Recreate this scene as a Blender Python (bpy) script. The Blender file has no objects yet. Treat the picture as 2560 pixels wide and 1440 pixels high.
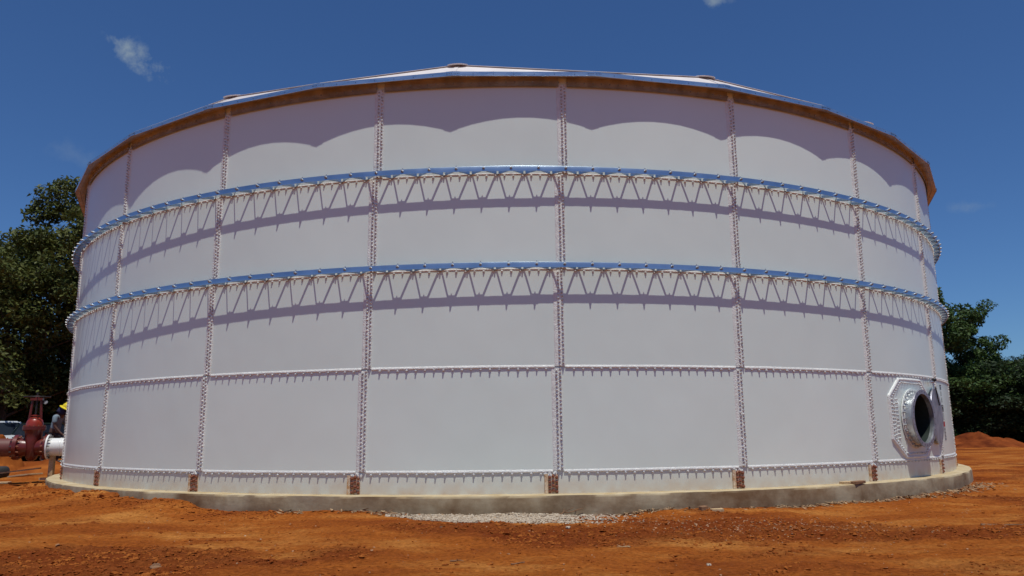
import bpy, bmesh, math, random
import numpy as np
from mathutils import Vector, Matrix, noise

random.seed(7)
rng = np.random.default_rng(7)
PI = math.pi
SC = bpy.context.scene
COL = SC.collection

# ------------------------------------------------------------------ camera
R = 10.2            # tank radius
CY = 20.647         # tank centre, metres in front of the camera
EYE = 1.06
cam_d = bpy.data.cameras.new("camera")
cam = bpy.data.objects.new("camera", cam_d)
COL.objects.link(cam)
cam_d.sensor_width = 36.0
cam_d.lens = 36.0 * 1919.36 / 2560.0
cam_d.clip_start = 0.1
cam_d.clip_end = 3000
RT = Vector((0.99993748, -0.00305311, -0.01075749))
UP = Vector((0.01002131, -0.18218338, 0.9832135))
DI = Vector((0.0049617, 0.98325983, 0.1821414))
m = Matrix((RT, UP, -DI)).transposed().to_4x4()
m.translation = (0, 0, EYE)
cam.matrix_world = m
SC.camera = cam

# ------------------------------------------------------------------ light
SUN_EL = math.radians(73.7)
SUN_AZ = math.radians(12.4)      # to the right of straight behind the camera
S = Vector((math.sin(SUN_AZ) * math.cos(SUN_EL), -math.cos(SUN_AZ) * math.cos(SUN_EL), math.sin(SUN_EL)))
sl = bpy.data.lights.new("sun", 'SUN')
sl.energy = 3.6
sl.angle = math.radians(0.5)
sl.color = (1.0, 0.985, 0.90)
sun = bpy.data.objects.new("sun", sl)
sun.rotation_euler = S.to_track_quat('Z', 'Y').to_euler()
COL.objects.link(sun)

world = bpy.data.worlds.new("World")
SC.world = world
world.use_nodes = True
nt = world.node_tree
nt.nodes.clear()
def wn(t, **k):
    n = nt.nodes.new(t)
    for a, b in k.items(): setattr(n, a, b)
    return n
w_out = wn('ShaderNodeOutputWorld')
w_bg = wn('ShaderNodeBackground')
w_sky = wn('ShaderNodeTexSky', sky_type='NISHITA')
w_sky.sun_disc = False
w_sky.sun_elevation = SUN_EL
w_sky.sun_rotation = PI - SUN_AZ
w_sky.altitude = 300
w_sky.air_density = 1.0
w_sky.dust_density = 0.12
w_sky.ozone_density = 3.0
w_bg.inputs['Strength'].default_value = 0.085
w_gam = wn('ShaderNodeGamma'); w_gam.inputs['Gamma'].default_value = 1.0
nt.links.new(w_sky.outputs[0], w_gam.inputs['Color'])
w_tc = wn('ShaderNodeTexCoord')
def vmath(op, a, b=None):
    n = wn('ShaderNodeVectorMath', operation=op)
    for i, v in enumerate((a, b)):
        if v is None: continue
        if isinstance(v, (tuple, list, Vector)): n.inputs[i].default_value = tuple(v)
        else: nt.links.new(v, n.inputs[i])
    return n.outputs['Value'] if op in ('DOT_PRODUCT', 'LENGTH') else n.outputs[0]
def fmath(op, a, b=None, c=None, clamp=False):
    n = wn('ShaderNodeMath', operation=op); n.use_clamp = clamp
    for i, v in enumerate((a, b, c)):
        if v is None: continue
        if isinstance(v, (int, float)): n.inputs[i].default_value = v
        else: nt.links.new(v, n.inputs[i])
    return n.outputs[0]
V = w_tc.outputs['Generated']
nz = wn('ShaderNodeTexNoise'); nz.inputs['Scale'].default_value = 50; nz.inputs['Detail'].default_value = 10
nz.inputs['Roughness'].default_value = 0.62
nt.links.new(V, nz.inputs['Vector'])
NZ = nz.outputs['Fac']
# small wisps of cloud: direction, half length, half height, tilt, strength
CLOUDS = [((-0.4177, 0.8063, 0.4188), 0.037, 0.016, -0.45, 0.9),
          ((0.2493, 0.8305, 0.4995), 0.020, 0.010, 0.0, 0.65),
          ((0.5137, 0.8236, 0.2404), 0.022, 0.008, -0.1, 0.22),
          ((-0.4826, 0.8202, 0.3073), 0.034, 0.014, -0.3, 0.12),
          ((-0.54, 0.70, 0.465), 0.10, 0.03, 0.3, 0.10),
          ((0.72, 0.60, 0.34), 0.09, 0.03, 0.1, 0.4)]
mask = None
for d, hl, hh, tilt, st in CLOUDS:
    d = Vector(d).normalized()
    e = d.cross(Vector((0, 0, 1))).normalized(); u = e.cross(d).normalized()
    a = e * math.cos(tilt) + u * math.sin(tilt); b = u * math.cos(tilt) - e * math.sin(tilt)
    da = fmath('MULTIPLY', vmath('DOT_PRODUCT', V, a), 1 / hl)
    db = fmath('MULTIPLY', vmath('DOT_PRODUCT', V, b), 1 / hh)
    r2 = fmath('ADD', fmath('MULTIPLY', da, da), fmath('MULTIPLY', db, db))
    front = fmath('GREATER_THAN', vmath('DOT_PRODUCT', V, d), 0.5)
    k = fmath('SUBTRACT', 1.0, fmath('SQRT', r2))
    k = fmath('ADD', k, fmath('MULTIPLY', fmath('SUBTRACT', NZ, 0.5), 3.6))
    k = fmath('MULTIPLY', k, 0.75, clamp=True)
    edge = fmath('MULTIPLY', fmath('SUBTRACT', 1.5, fmath('SQRT', r2)), 1.1, clamp=True)
    k = fmath('MULTIPLY', fmath('MULTIPLY', k, edge), fmath('MULTIPLY', front, st))
    mask = k if mask is None else fmath('MAXIMUM', mask, k)
w_mix = wn('ShaderNodeMixRGB')
nt.links.new(mask, w_mix.inputs[0])
w_tint = wn('ShaderNodeMixRGB', blend_type='MULTIPLY'); w_tint.inputs[0].default_value = 1.0
w_tint.inputs[2].default_value = (0.42, 0.635, 0.92, 1)      # a deeper, cleaner blue than the model's air
nt.links.new(w_gam.outputs[0], w_tint.inputs[1])
nt.links.new(w_tint.outputs[0], w_mix.inputs[1])
w_mix.inputs[2].default_value = (3.2, 4.0, 4.6, 1)
nt.links.new(w_mix.outputs[0], w_bg.inputs['Color'])
nt.links.new(w_bg.outputs[0], w_out.inputs['Surface'])

SC.view_settings.view_transform = 'Standard'
SC.view_settings.look = 'None'
SC.view_settings.gamma = 1.0
SC.view_settings.use_curve_mapping = False
SC.view_settings.exposure = 0.0
SC.render.engine = 'CYCLES'
SC.cycles.max_bounces = 6
SC.cycles.diffuse_bounces = 4
SC.cycles.use_denoising = True

# ------------------------------------------------------------------ helpers
def link(name, mesh, mat=None, parent=None, smooth=False):
    if mat is not None and not mesh.materials: mesh.materials.append(mat)
    if smooth: mesh.shade_smooth()
    o = bpy.data.objects.new(name, mesh)
    COL.objects.link(o)
    if parent is not None: o.parent = parent
    return o
def mesh_of(name, verts, faces):
    me = bpy.data.meshes.new(name)
    me.from_pydata([tuple(map(float, v)) for v in verts], [], faces)
    me.update()
    return me
def tag(o, label=None, cat=None, group=None, kind=None):
    if label: o['label'] = label
    if cat: o['category'] = cat
    if group: o['group'] = group
    if kind: o['kind'] = kind
    return o
def empty(name, loc=(0, 0, 0), rz=0.0, parent=None):
    o = bpy.data.objects.new(name, None); COL.objects.link(o)
    o.location = loc; o.rotation_euler = (0, 0, rz)
    if parent is not None: o.parent = parent
    return o

class MB:
    """collects shapes, builds one mesh"""
    def __init__(s): s.v = []; s.f = []
    def add(s, verts, faces, M=None):
        n = len(s.v)
        s.v += [tuple(M @ Vector(v)) if M is not None else tuple(v) for v in verts]
        s.f += [tuple(i + n for i in f) for f in faces]
        return s
    def box(s, c, size, M=None, rz=0.0):
        x, y, z = [q / 2 for q in size]
        vs = [(-x, -y, -z), (x, -y, -z), (x, y, -z), (-x, y, -z), (-x, -y, z), (x, -y, z), (x, y, z), (-x, y, z)]
        T = Matrix.Translation(c) @ Matrix.Rotation(rz, 4, 'Z')
        if M is not None: T = M @ T
        return s.add(vs, [(0, 3, 2, 1), (4, 5, 6, 7), (0, 1, 5, 4), (1, 2, 6, 5), (2, 3, 7, 6), (3, 0, 4, 7)], T)
    def tube(s, a, b, ra, rb=None, n=12, caps=True):
        rb = ra if rb is None else rb
        a, b = Vector(a), Vector(b)
        q = (b - a).to_track_quat('Z', 'Y').to_matrix().to_4x4()
        vs, fs = [], []
        L = (b - a).length
        for i in range(n):
            t = 2 * PI * i / n
            vs.append((ra * math.cos(t), ra * math.sin(t), 0)); vs.append((rb * math.cos(t), rb * math.sin(t), L))
        for i in range(n):
            j = (i + 1) % n
            fs.append((2 * i, 2 * j, 2 * j + 1, 2 * i + 1))
        if caps: fs += [tuple(2 * i for i in reversed(range(n))), tuple(2 * i + 1 for i in range(n))]
        return s.add(vs, fs, Matrix.Translation(a) @ q)
    def lathe(s, prof, n=24, M=None, closed=False):
        """prof: list of (r, z) turned about Z"""
        vs, fs = [], []
        k = len(prof)
        for i in range(n):
            t = 2 * PI * i / n
            vs += [(r * math.cos(t), r * math.sin(t), z) for r, z in prof]
        for i in range(n):
            j = (i + 1) % n
            for q in range(k if closed else k - 1):
                q2 = (q + 1) % k
                fs.append((i * k + q, j * k + q, j * k + q2, i * k + q2))
        return s.add(vs, fs, M)
    def build(s, name, mat=None, parent=None, smooth=False, angle=None):
        me = mesh_of(name, s.v, s.f)
        o = link(name, me, mat, parent)
        if smooth:
            me.shade_smooth()
            if angle: me.set_sharp_from_angle(angle=math.radians(angle))
        return o

def wall_pt(th, z, r=R):
    return Vector((r * math.sin(th), CY - r * math.cos(th), z))
def wall_frame(th, z, r=R):
    """local x tangential (to the right), y up, z outward"""
    n = Vector((math.sin(th), -math.cos(th), 0)); t = Vector((math.cos(th), math.sin(th), 0))
    M = Matrix((t, Vector((0, 0, 1)), n)).transposed().to_4x4()
    M.translation = wall_pt(th, z, r)
    return M

# ------------------------------------------------------------------ materials
def mat(name, base=(0.5, 0.5, 0.5), rough=0.5, metal=0.0, spec=0.5):
    mm = bpy.data.materials.new(name); mm.use_nodes = True
    b = mm.node_tree.nodes['Principled BSDF']
    b.inputs['Base Color'].default_value = (*base, 1)
    b.inputs['Roughness'].default_value = rough
    b.inputs['Metallic'].default_value = metal
    b.inputs['Specular IOR Level'].default_value = spec
    return mm
def N(mm, t, **k):
    n = mm.node_tree.nodes.new(t)
    for a, b in k.items():
        if a in n.inputs.keys(): n.inputs[a].default_value = b
        else: setattr(n, a, b)
    return n
def L(mm, a, b): mm.node_tree.links.new(a, b)
def varied(name, c1, c2, scale=3.0, rough=0.6, metal=0.0, detail=6, lo=0.35, hi=0.65, bump=0.0, bscale=None, spec=0.5, stretch=None, rr=0.0):
    """colour drifting between two tones by noise, with fine relief"""
    mm = mat(name, c1, rough, metal, spec)
    b = mm.node_tree.nodes['Principled BSDF']
    tc = N(mm, 'ShaderNodeTexCoord')
    src = tc.outputs['Object']
    if stretch:
        mp = N(mm, 'ShaderNodeMapping'); mp.inputs['Scale'].default_value = stretch
        L(mm, src, mp.inputs['Vector']); src = mp.outputs[0]
    nz = N(mm, 'ShaderNodeTexNoise', Scale=scale, Detail=detail); L(mm, src, nz.inputs['Vector'])
    cr = N(mm, 'ShaderNodeValToRGB')
    cr.color_ramp.elements[0].position = lo; cr.color_ramp.elements[0].color = (*c1, 1)
    cr.color_ramp.elements[1].position = hi; cr.color_ramp.elements[1].color = (*c2, 1)
    L(mm, nz.outputs['Fac'], cr.inputs['Fac']); L(mm, cr.outputs[0], b.inputs['Base Color'])
    if rr:
        mr = N(mm, 'ShaderNodeMapRange'); mr.inputs['To Min'].default_value = rough - rr; mr.inputs['To Max'].default_value = rough + rr
        L(mm, nz.outputs['Fac'], mr.inputs['Value']); L(mm, mr.outputs[0], b.inputs['Roughness'])
    if bump:
        n2 = N(mm, 'ShaderNodeTexNoise', Scale=bscale or scale * 8, Detail=8); L(mm, src, n2.inputs['Vector'])
        bp = N(mm, 'ShaderNodeBump', Strength=bump, Distance=0.02); L(mm, n2.outputs['Fac'], bp.inputs['Height'])
        L(mm, bp.outputs[0], b.inputs['Normal'])
    return mm

M_ENAMEL = varied('white_enamel', (0.735, 0.812, 0.755), (0.765, 0.838, 0.78), 0.7, rough=0.30, spec=0.5, rr=0.05)
# inside of the sheets is dark green glass coating: the back face of the same sheet
def two_sided(mm, inner):
    ntm = mm.node_tree; b = ntm.nodes['Principled BSDF']
    g = N(mm, 'ShaderNodeNewGeometry')
    mx = N(mm, 'ShaderNodeMixRGB'); mx.inputs[2].default_value = (*inner, 1)
    src = b.inputs['Base Color'].links[0].from_socket
    L(mm, g.outputs['Backfacing'], mx.inputs[0]); L(mm, src, mx.inputs[1]); L(mm, mx.outputs[0], b.inputs['Base Color'])
two_sided(M_ENAMEL, (0.035, 0.05, 0.045))
def sheet_life(mm):
    b = mm.node_tree.nodes['Principled BSDF']
    oi = N(mm, 'ShaderNodeObjectInfo'); mr = N(mm, 'ShaderNodeMapRange')
    mr.inputs['To Min'].default_value = 0.955; mr.inputs['To Max'].default_value = 1.02
    L(mm, oi.outputs['Random'], mr.inputs['Value'])
    hs = N(mm, 'ShaderNodeHueSaturation'); L(mm, mr.outputs[0], hs.inputs['Value'])
    L(mm, b.inputs['Base Color'].links[0].from_socket, hs.inputs['Color']); L(mm, hs.outputs[0], b.inputs['Base Color'])
    g = N(mm, 'ShaderNodeNewGeometry'); mp = N(mm, 'ShaderNodeMapping'); mp.inputs['Scale'].default_value = (1, 1, .6)
    L(mm, g.outputs['Position'], mp.inputs['Vector'])
    nz = N(mm, 'ShaderNodeTexNoise', Scale=1.3, Detail=2); L(mm, mp.outputs[0], nz.inputs['Vector'])
    bp = N(mm, 'ShaderNodeBump', Strength=0.25, Distance=0.05); L(mm, nz.outputs['Fac'], bp.inputs['Height']); L(mm, bp.outputs[0], b.inputs['Normal'])
sheet_life(M_ENAMEL)
# a light film of orange dust low on the sheets
def dusty(mm, z0, z1, col, amt):
    b = mm.node_tree.nodes['Principled BSDF']
    g = N(mm, 'ShaderNodeNewGeometry'); sp = N(mm, 'ShaderNodeSeparateXYZ'); L(mm, g.outputs['Position'], sp.inputs[0])
    mr = N(mm, 'ShaderNodeMapRange'); mr.inputs['From Min'].default_value = z0; mr.inputs['From Max'].default_value = z1
    mr.inputs['To Min'].default_value = amt; mr.inputs['To Max'].default_value = 0.0
    L(mm, sp.outputs['Z'], mr.inputs['Value'])
    nz = N(mm, 'ShaderNodeTexNoise', Scale=5.0, Detail=5); L(mm, g.outputs['Position'], nz.inputs['Vector'])
    mu = N(mm, 'ShaderNodeMath', operation='MULTIPLY'); L(mm, mr.outputs[0], mu.inputs[0]); L(mm, nz.outputs['Fac'], mu.inputs[1])
    mx = N(mm, 'ShaderNodeMixRGB'); mx.inputs[2].default_value = (*col, 1)
    src = b.inputs['Base Color'].links[0].from_socket
    L(mm, mu.outputs[0], mx.inputs[0]); L(mm, src, mx.inputs[1]); L(mm, mx.outputs[0], b.inputs['Base Color'])
dusty(M_ENAMEL, 0.22, 0.56, (0.55, 0.34, 0.18), 1.0)
M_SEAL = varied('white_sealant', (0.72, 0.725, 0.69), (0.82, 0.825, 0.79), 14, rough=0.55, bump=0.5, bscale=60)
M_BOLT = varied('coated_bolt', (0.36, 0.34, 0.32), (0.72, 0.70, 0.68), 30, rough=0.45, lo=0.4, hi=0.6)
M_BOLT_W = varied('white_bolt_cap', (0.50, 0.50, 0.50), (0.72, 0.72, 0.71), 20, rough=0.45)
M_GALV = varied('galvanised_steel', (0.50, 0.54, 0.57), (0.66, 0.69, 0.71), 9, rough=0.34, metal=0.85, rr=0.08, bump=0.06, bscale=40)
M_HOOP = varied('galvanised_hoop', (0.44, 0.54, 0.64), (0.54, 0.64, 0.74), 3, rough=0.30, metal=0.92, rr=0.05)
M_ALU = varied('mill_aluminium', (0.62, 0.65, 0.68), (0.74, 0.76, 0.78), 4, rough=0.28, metal=0.95, rr=0.09, stretch=(1, 1, 6))
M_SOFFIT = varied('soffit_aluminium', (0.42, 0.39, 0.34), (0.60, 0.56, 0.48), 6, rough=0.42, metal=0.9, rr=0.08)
M_ROOF = varied('roof_panel_aluminium', (0.72, 0.66, 0.64), (0.80, 0.74, 0.72), 3, rough=0.5, metal=0.35)
M_RUST = varied('rusty_plate', (0.50, 0.27, 0.12), (0.72, 0.58, 0.42), 16, rough=0.8, bump=0.4, bscale=70, lo=0.4, hi=0.62)
M_RUSTB = varied('rusty_bolt', (0.16, 0.045, 0.025), (0.34, 0.12, 0.06), 25, rough=0.75)
M_STEELB = varied('zinc_bolt', (0.26, 0.27, 0.29), (0.48, 0.49, 0.51), 40, rough=0.5, metal=0.5)
M_RED = varied('red_oxide_paint', (0.10, 0.014, 0.011), (0.15, 0.022, 0.016), 6, rough=0.33, rr=0.05)
M_REDB = varied('bright_red_paint', (0.26, 0.028, 0.014), (0.34, 0.04, 0.02), 6, rough=0.35)
M_REDP = varied('red_pipe_coating', (0.12, 0.035, 0.028), (0.17, 0.05, 0.04), 4, rough=0.55)
M_PWHITE = varied('white_pipe_paint', (0.74, 0.74, 0.73), (0.80, 0.80, 0.79), 4, rough=0.3)
M_WOOD = varied('sun_bleached_wood', (0.42, 0.27, 0.13), (0.62, 0.45, 0.26), 9, rough=0.85, bump=0.4, stretch=(1, 8, 8))
M_WOODD = varied('weathered_wood', (0.17, 0.08, 0.04), (0.30, 0.16, 0.08), 9, rough=0.9, bump=0.4, stretch=(1, 8, 8))
M_RUBBER = mat('tyre_rubber', (0.025, 0.026, 0.028), 0.75)
M_DARK = mat('dark_steel', (0.04, 0.035, 0.035), 0.5, 0.5)
M_BLACK = mat('black_plastic', (0.012, 0.012, 0.014), 0.4)
M_PRINT = mat('black_print', (0.03, 0.03, 0.035), 0.6)
M_PRINTR = mat('red_print', (0.45, 0.03, 0.02), 0.6)

def mat_concrete():
    mm = mat('foundation_concrete', (0.3, 0.27, 0.22), 0.9)
    b = mm.node_tree.nodes['Principled BSDF']
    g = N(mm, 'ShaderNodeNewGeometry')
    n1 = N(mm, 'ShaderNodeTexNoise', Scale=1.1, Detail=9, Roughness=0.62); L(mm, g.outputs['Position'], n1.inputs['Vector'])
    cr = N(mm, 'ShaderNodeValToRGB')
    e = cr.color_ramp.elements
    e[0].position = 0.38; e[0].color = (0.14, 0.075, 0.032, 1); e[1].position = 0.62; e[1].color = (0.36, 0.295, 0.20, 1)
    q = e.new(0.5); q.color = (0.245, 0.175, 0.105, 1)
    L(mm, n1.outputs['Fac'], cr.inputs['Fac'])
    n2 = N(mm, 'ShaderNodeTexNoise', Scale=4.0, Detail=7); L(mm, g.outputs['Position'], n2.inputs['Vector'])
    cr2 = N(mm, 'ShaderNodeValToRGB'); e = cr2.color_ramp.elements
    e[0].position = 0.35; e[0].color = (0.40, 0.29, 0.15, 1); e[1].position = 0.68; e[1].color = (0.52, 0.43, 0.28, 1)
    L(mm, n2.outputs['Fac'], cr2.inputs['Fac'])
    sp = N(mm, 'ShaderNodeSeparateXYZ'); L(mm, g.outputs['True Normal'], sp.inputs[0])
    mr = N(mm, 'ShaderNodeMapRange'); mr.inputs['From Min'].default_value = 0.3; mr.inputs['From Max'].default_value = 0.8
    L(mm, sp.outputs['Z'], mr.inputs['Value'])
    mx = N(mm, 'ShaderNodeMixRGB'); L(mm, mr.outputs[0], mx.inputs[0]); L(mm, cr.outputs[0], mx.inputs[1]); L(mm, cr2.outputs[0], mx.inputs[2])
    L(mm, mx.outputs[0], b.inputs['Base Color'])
    mp = N(mm, 'ShaderNodeMapping'); mp.inputs['Scale'].default_value = (1, 1, 2)
    L(mm, g.outputs['Position'], mp.inputs['Vector'])
    n3 = N(mm, 'ShaderNodeTexNoise', Scale=9, Detail=10); L(mm, mp.outputs[0], n3.inputs['Vector'])
    bp = N(mm, 'ShaderNodeBump', Strength=0.35, Distance=0.012); L(mm, n3.outputs['Fac'], bp.inputs['Height']); L(mm, bp.outputs[0], b.inputs['Normal'])
    return mm
M_CONC = mat_concrete()

def mat_ground():
    mm = mat('red_dirt', (0.35, 0.12, 0.03), 1.0, spec=0.04)
    b = mm.node_tree.nodes['Principled BSDF']
    g = N(mm, 'ShaderNodeNewGeometry'); P = g.outputs['Position']
    at = N(mm, 'ShaderNodeAttribute', attribute_name='rubble')
    mp = N(mm, 'ShaderNodeMapping'); mp.inputs['Scale'].default_value = (0.55, 1.0, 1.0); mp.inputs['Rotation'].default_value = (0, 0, 0.2)
    L(mm, P, mp.inputs['Vector'])
    n1 = N(mm, 'ShaderNodeTexNoise', Scale=0.9, Detail=10, Roughness=0.62); L(mm, mp.outputs[0], n1.inputs['Vector'])
    cr = N(mm, 'ShaderNodeValToRGB'); e = cr.color_ramp.elements
    e[0].position = 0.30; e[0].color = (0.22, 0.050, 0.011, 1); e[1].position = 0.68; e[1].color = (0.53, 0.215, 0.050, 1)
    q = e.new(0.5); q.color = (0.36, 0.102, 0.017, 1)
    L(mm, n1.outputs['Fac'], cr.inputs['Fac'])
    dk = N(mm, 'ShaderNodeMixRGB', blend_type='MIX'); dk.inputs[2].default_value = (0.17, 0.036, 0.010, 1)
    ms = N(mm, 'ShaderNodeMath', operation='MULTIPLY'); ms.inputs[1].default_value = 0.75; L(mm, at.outputs['Fac'], ms.inputs[0])
    L(mm, ms.outputs[0], dk.inputs[0]); L(mm, cr.outputs[0], dk.inputs[1])
    n2 = N(mm, 'ShaderNodeTexNoise', Scale=22, Detail=8, Roughness=0.7); L(mm, P, n2.inputs['Vector'])
    cr3 = N(mm, 'ShaderNodeValToRGB'); e = cr3.color_ramp.elements
    e[0].position = 0.36; e[0].color = (0.45, 0.40, 0.38, 1); e[1].position = 0.62; e[1].color = (1.12, 1.12, 1.15, 1)
    L(mm, n2.outputs['Fac'], cr3.inputs['Fac'])
    mu = N(mm, 'ShaderNodeMixRGB', blend_type='MULTIPLY'); mu.inputs[0].default_value = 0.8
    L(mm, dk.outputs[0], mu.inputs[1]); L(mm, cr3.outputs[0], mu.inputs[2])
    # paler specks of grit
    vo = N(mm, 'ShaderNodeTexVoronoi', Scale=42); L(mm, P, vo.inputs['Vector'])
    lt = N(mm, 'ShaderNodeMath', operation='LESS_THAN'); lt.inputs[1].default_value = 0.13; L(mm, vo.outputs['Distance'], lt.inputs[0])
    n4 = N(mm, 'ShaderNodeTexNoise', Scale=1.7, Detail=4); L(mm, P, n4.inputs['Vector'])
    gt = N(mm, 'ShaderNodeMath', operation='GREATER_THAN'); gt.inputs[1].default_value = 0.52; L(mm, n4.outputs['Fac'], gt.inputs[0])
    ml = N(mm, 'ShaderNodeMath', operation='MULTIPLY'); L(mm, lt.outputs[0], ml.inputs[0]); L(mm, gt.outputs[0], ml.inputs[1])
    m5 = N(mm, 'ShaderNodeMath', operation='MULTIPLY'); m5.inputs[1].default_value = 0.45; L(mm, ml.outputs[0], m5.inputs[0])
    mx = N(mm, 'ShaderNodeMixRGB'); mx.inputs[2].default_value = (0.52, 0.24, 0.09, 1)
    L(mm, m5.outputs[0], mx.inputs[0]); L(mm, mu.outputs[0], mx.inputs[1])
    L(mm, mx.outputs[0], b.inputs['Base Color'])
    n3 = N(mm, 'ShaderNodeTexNoise', Scale=14, Detail=12, Roughness=0.72); L(mm, P, n3.inputs['Vector'])
    bp = N(mm, 'ShaderNodeBump', Strength=0.9, Distance=0.05); L(mm, n3.outputs['Fac'], bp.inputs['Height']); L(mm, bp.outputs[0], b.inputs['Normal'])
    return mm
M_GROUND = mat_ground()
M_CLOD = varied('dirt_clod', (0.18, 0.042, 0.010), (0.34, 0.105, 0.022), 1.2, rough=1.0, spec=0.04)
M_GRAVEL = varied('pale_gravel', (0.28, 0.19, 0.115), (0.56, 0.48, 0.38), 22, rough=0.85, lo=0.3, hi=0.7)
M_STRAY = varied('dusty_stone', (0.28, 0.12, 0.045), (0.52, 0.33, 0.20), 9, rough=0.95)
M_LEAFLIT = varied('dry_leaf_litter', (0.16, 0.08, 0.04), (0.40, 0.26, 0.14), 12, rough=0.9)

def mat_leaf(name, c1, c2):
    mm = bpy.data.materials.new(name); mm.use_nodes = True
    ntm = mm.node_tree; b = ntm.nodes['Principled BSDF']
    g = N(mm, 'ShaderNodeNewGeometry')
    cr = N(mm, 'ShaderNodeValToRGB'); e = cr.color_ramp.elements
    e[0].color = (*c1, 1); e[1].color = (*c2, 1)
    L(mm, g.outputs['Random Per Island'], cr.inputs['Fac'])
    L(mm, cr.outputs[0], b.inputs['Base Color'])
    b.inputs['Roughness'].default_value = 0.5; b.inputs['Specular IOR Level'].default_value = 0.15
    tr = N(mm, 'ShaderNodeBsdfTranslucent'); L(mm, cr.outputs[0], tr.inputs['Color'])
    mx = N(mm, 'ShaderNodeMixShader'); mx.inputs[0].default_value = 0.22
    L(mm, b.outputs[0], mx.inputs[1]); L(mm, tr.outputs[0], mx.inputs[2])
    L(mm, mx.outputs[0], ntm.nodes['Material Output'].inputs['Surface'])
    return mm
M_LEAF_A = mat_leaf('olive_leaves', (0.048, 0.066, 0.016), (0.125, 0.135, 0.036))
M_LEAF_B = mat_leaf('green_leaves', (0.028, 0.062, 0.018), (0.085, 0.135, 0.036))
M_LEAF_C = mat_leaf('dark_leaves', (0.016, 0.032, 0.014), (0.042, 0.062, 0.024))
M_BARK = varied('bark', (0.07, 0.05, 0.035), (0.14, 0.11, 0.08), 8, rough=0.95, bump=0.5, stretch=(4, 4, 1))

# ------------------------------------------------------------------ ground
def fbm(x, y, f, o=5, z=0.0):
    return noise.fractal(Vector((x * f, y * f, z)), 1.0, 2.0, o)
def smooth(a, b, t):
    t = min(1.0, max(0.0, (t - a) / (b - a))); return t * t * (3 - 2 * t)
R_FOUND = 10.455
def berm(x, y):
    """dirt heaped against the foundation on the left, a shallow gravel drain in the middle"""
    dx, dy = x, y - CY
    rr = math.hypot(dx, dy); th = math.atan2(dx, -dy)
    d = rr - R_FOUND
    if d > 3.5 or d < -1.0: return 0.0
    d = max(d, 0.0)
    left = smooth(-1.25, -1.0, th) * (1 - smooth(-0.52, -0.30, th))
    n = noise.noise(Vector((th * 16, 0.3, 5.0))) * 0.07 + noise.noise(Vector((th * 50, d * 3, 2.0))) * 0.035
    hgt = left * (0.13 + n) * math.exp(-(max(d - 0.12, 0) / 0.55) ** 2)
    mid = (1 - smooth(0.05, 0.14, abs(th + 0.235)))
    hgt += mid * 0.05 * math.exp(-(d / 0.35) ** 2)
    grav = smooth(-0.17, -0.12, th) * (1 - smooth(0.10, 0.2, th))
    hgt -= grav * 0.02 * math.exp(-((d - 0.1) / 0.5) ** 2)
    hgt += grav * 0.012 * math.exp(-((d - 1.4) / 0.5) ** 2)
    return hgt
# where the photograph shows churned, darker ground and where it is swept smooth
RUBBLE = [(3.0, 7.9, 1.5, 0.55, .5), (2.3, 6.8, 0.8, 0.45, .45), (-3.1, 6.9, 0.9, 0.45, .5), (-1.35, 6.9, 0.5, 0.35, .4), (-0.5, 8.6, 1.3, 0.3, .35),
          (-6.2, 11.6, 1.6, 0.8, .4), (0.9, 7.6, 0.9, 0.4, .25), (0.1, 6.2, 0.9, 0.35, -.5), (4.2, 10.2, 1.2, 0.5, -.4), (-2.6, 8.8, 1.2, 0.5, -.3), (-3.4, 10.4, 1.5, .4, -.2)]
def rubble_mask(x, y):
    a = fbm(x * 0.62 + 3.1, y + 1.7, 0.55, 5, 4.0)
    for bx, by, wx, wy, am in RUBBLE:
        a += am * math.exp(-((x - bx) / wx) ** 2 - ((y - by) / wy) ** 2)
    return smooth(0.02, 0.42, a + 0.12 * fbm(x, y, 2.2, 3, 9.0))
def height(x, y, mk=None):
    if mk is None: mk = rubble_mask(x, y)
    h = 0.035 * fbm(x, y, 0.22, 3, 1.0) + 0.030 * fbm(x, y, 1.1, 4, 2.0)
    dist = math.hypot(x, y)
    if dist < 30:
        h += (0.010 + 0.026 * mk) * fbm(x, y * 1.2, 5.5, 4, 3.0)
        h += 0.010 * mk * abs(noise.noise(Vector((x * 14, y * 14, 1.0))))
    h += berm(x, y)
    # the site climbs a little behind and to the left of the tank, and towards the trees
    h += 0.24 * smooth(8.8, 12.0, -x) * smooth(17.5, 23.0, y) * (1 - smooth(25.5, 30.0, y))
    h += 0.5 * smooth(55, 120, dist)
    # tyre ruts running off to the right
    if x > 4:
        for off in (0.0, 1.7):
            c = 14.8 + off + 0.12 * (x - 8) ** 1.0 + 0.5 * math.sin(x * 0.16)
            h -= 0.05 * math.exp(-((y - c) / 0.28) ** 2) * smooth(10, 15, x)
    return h
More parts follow.
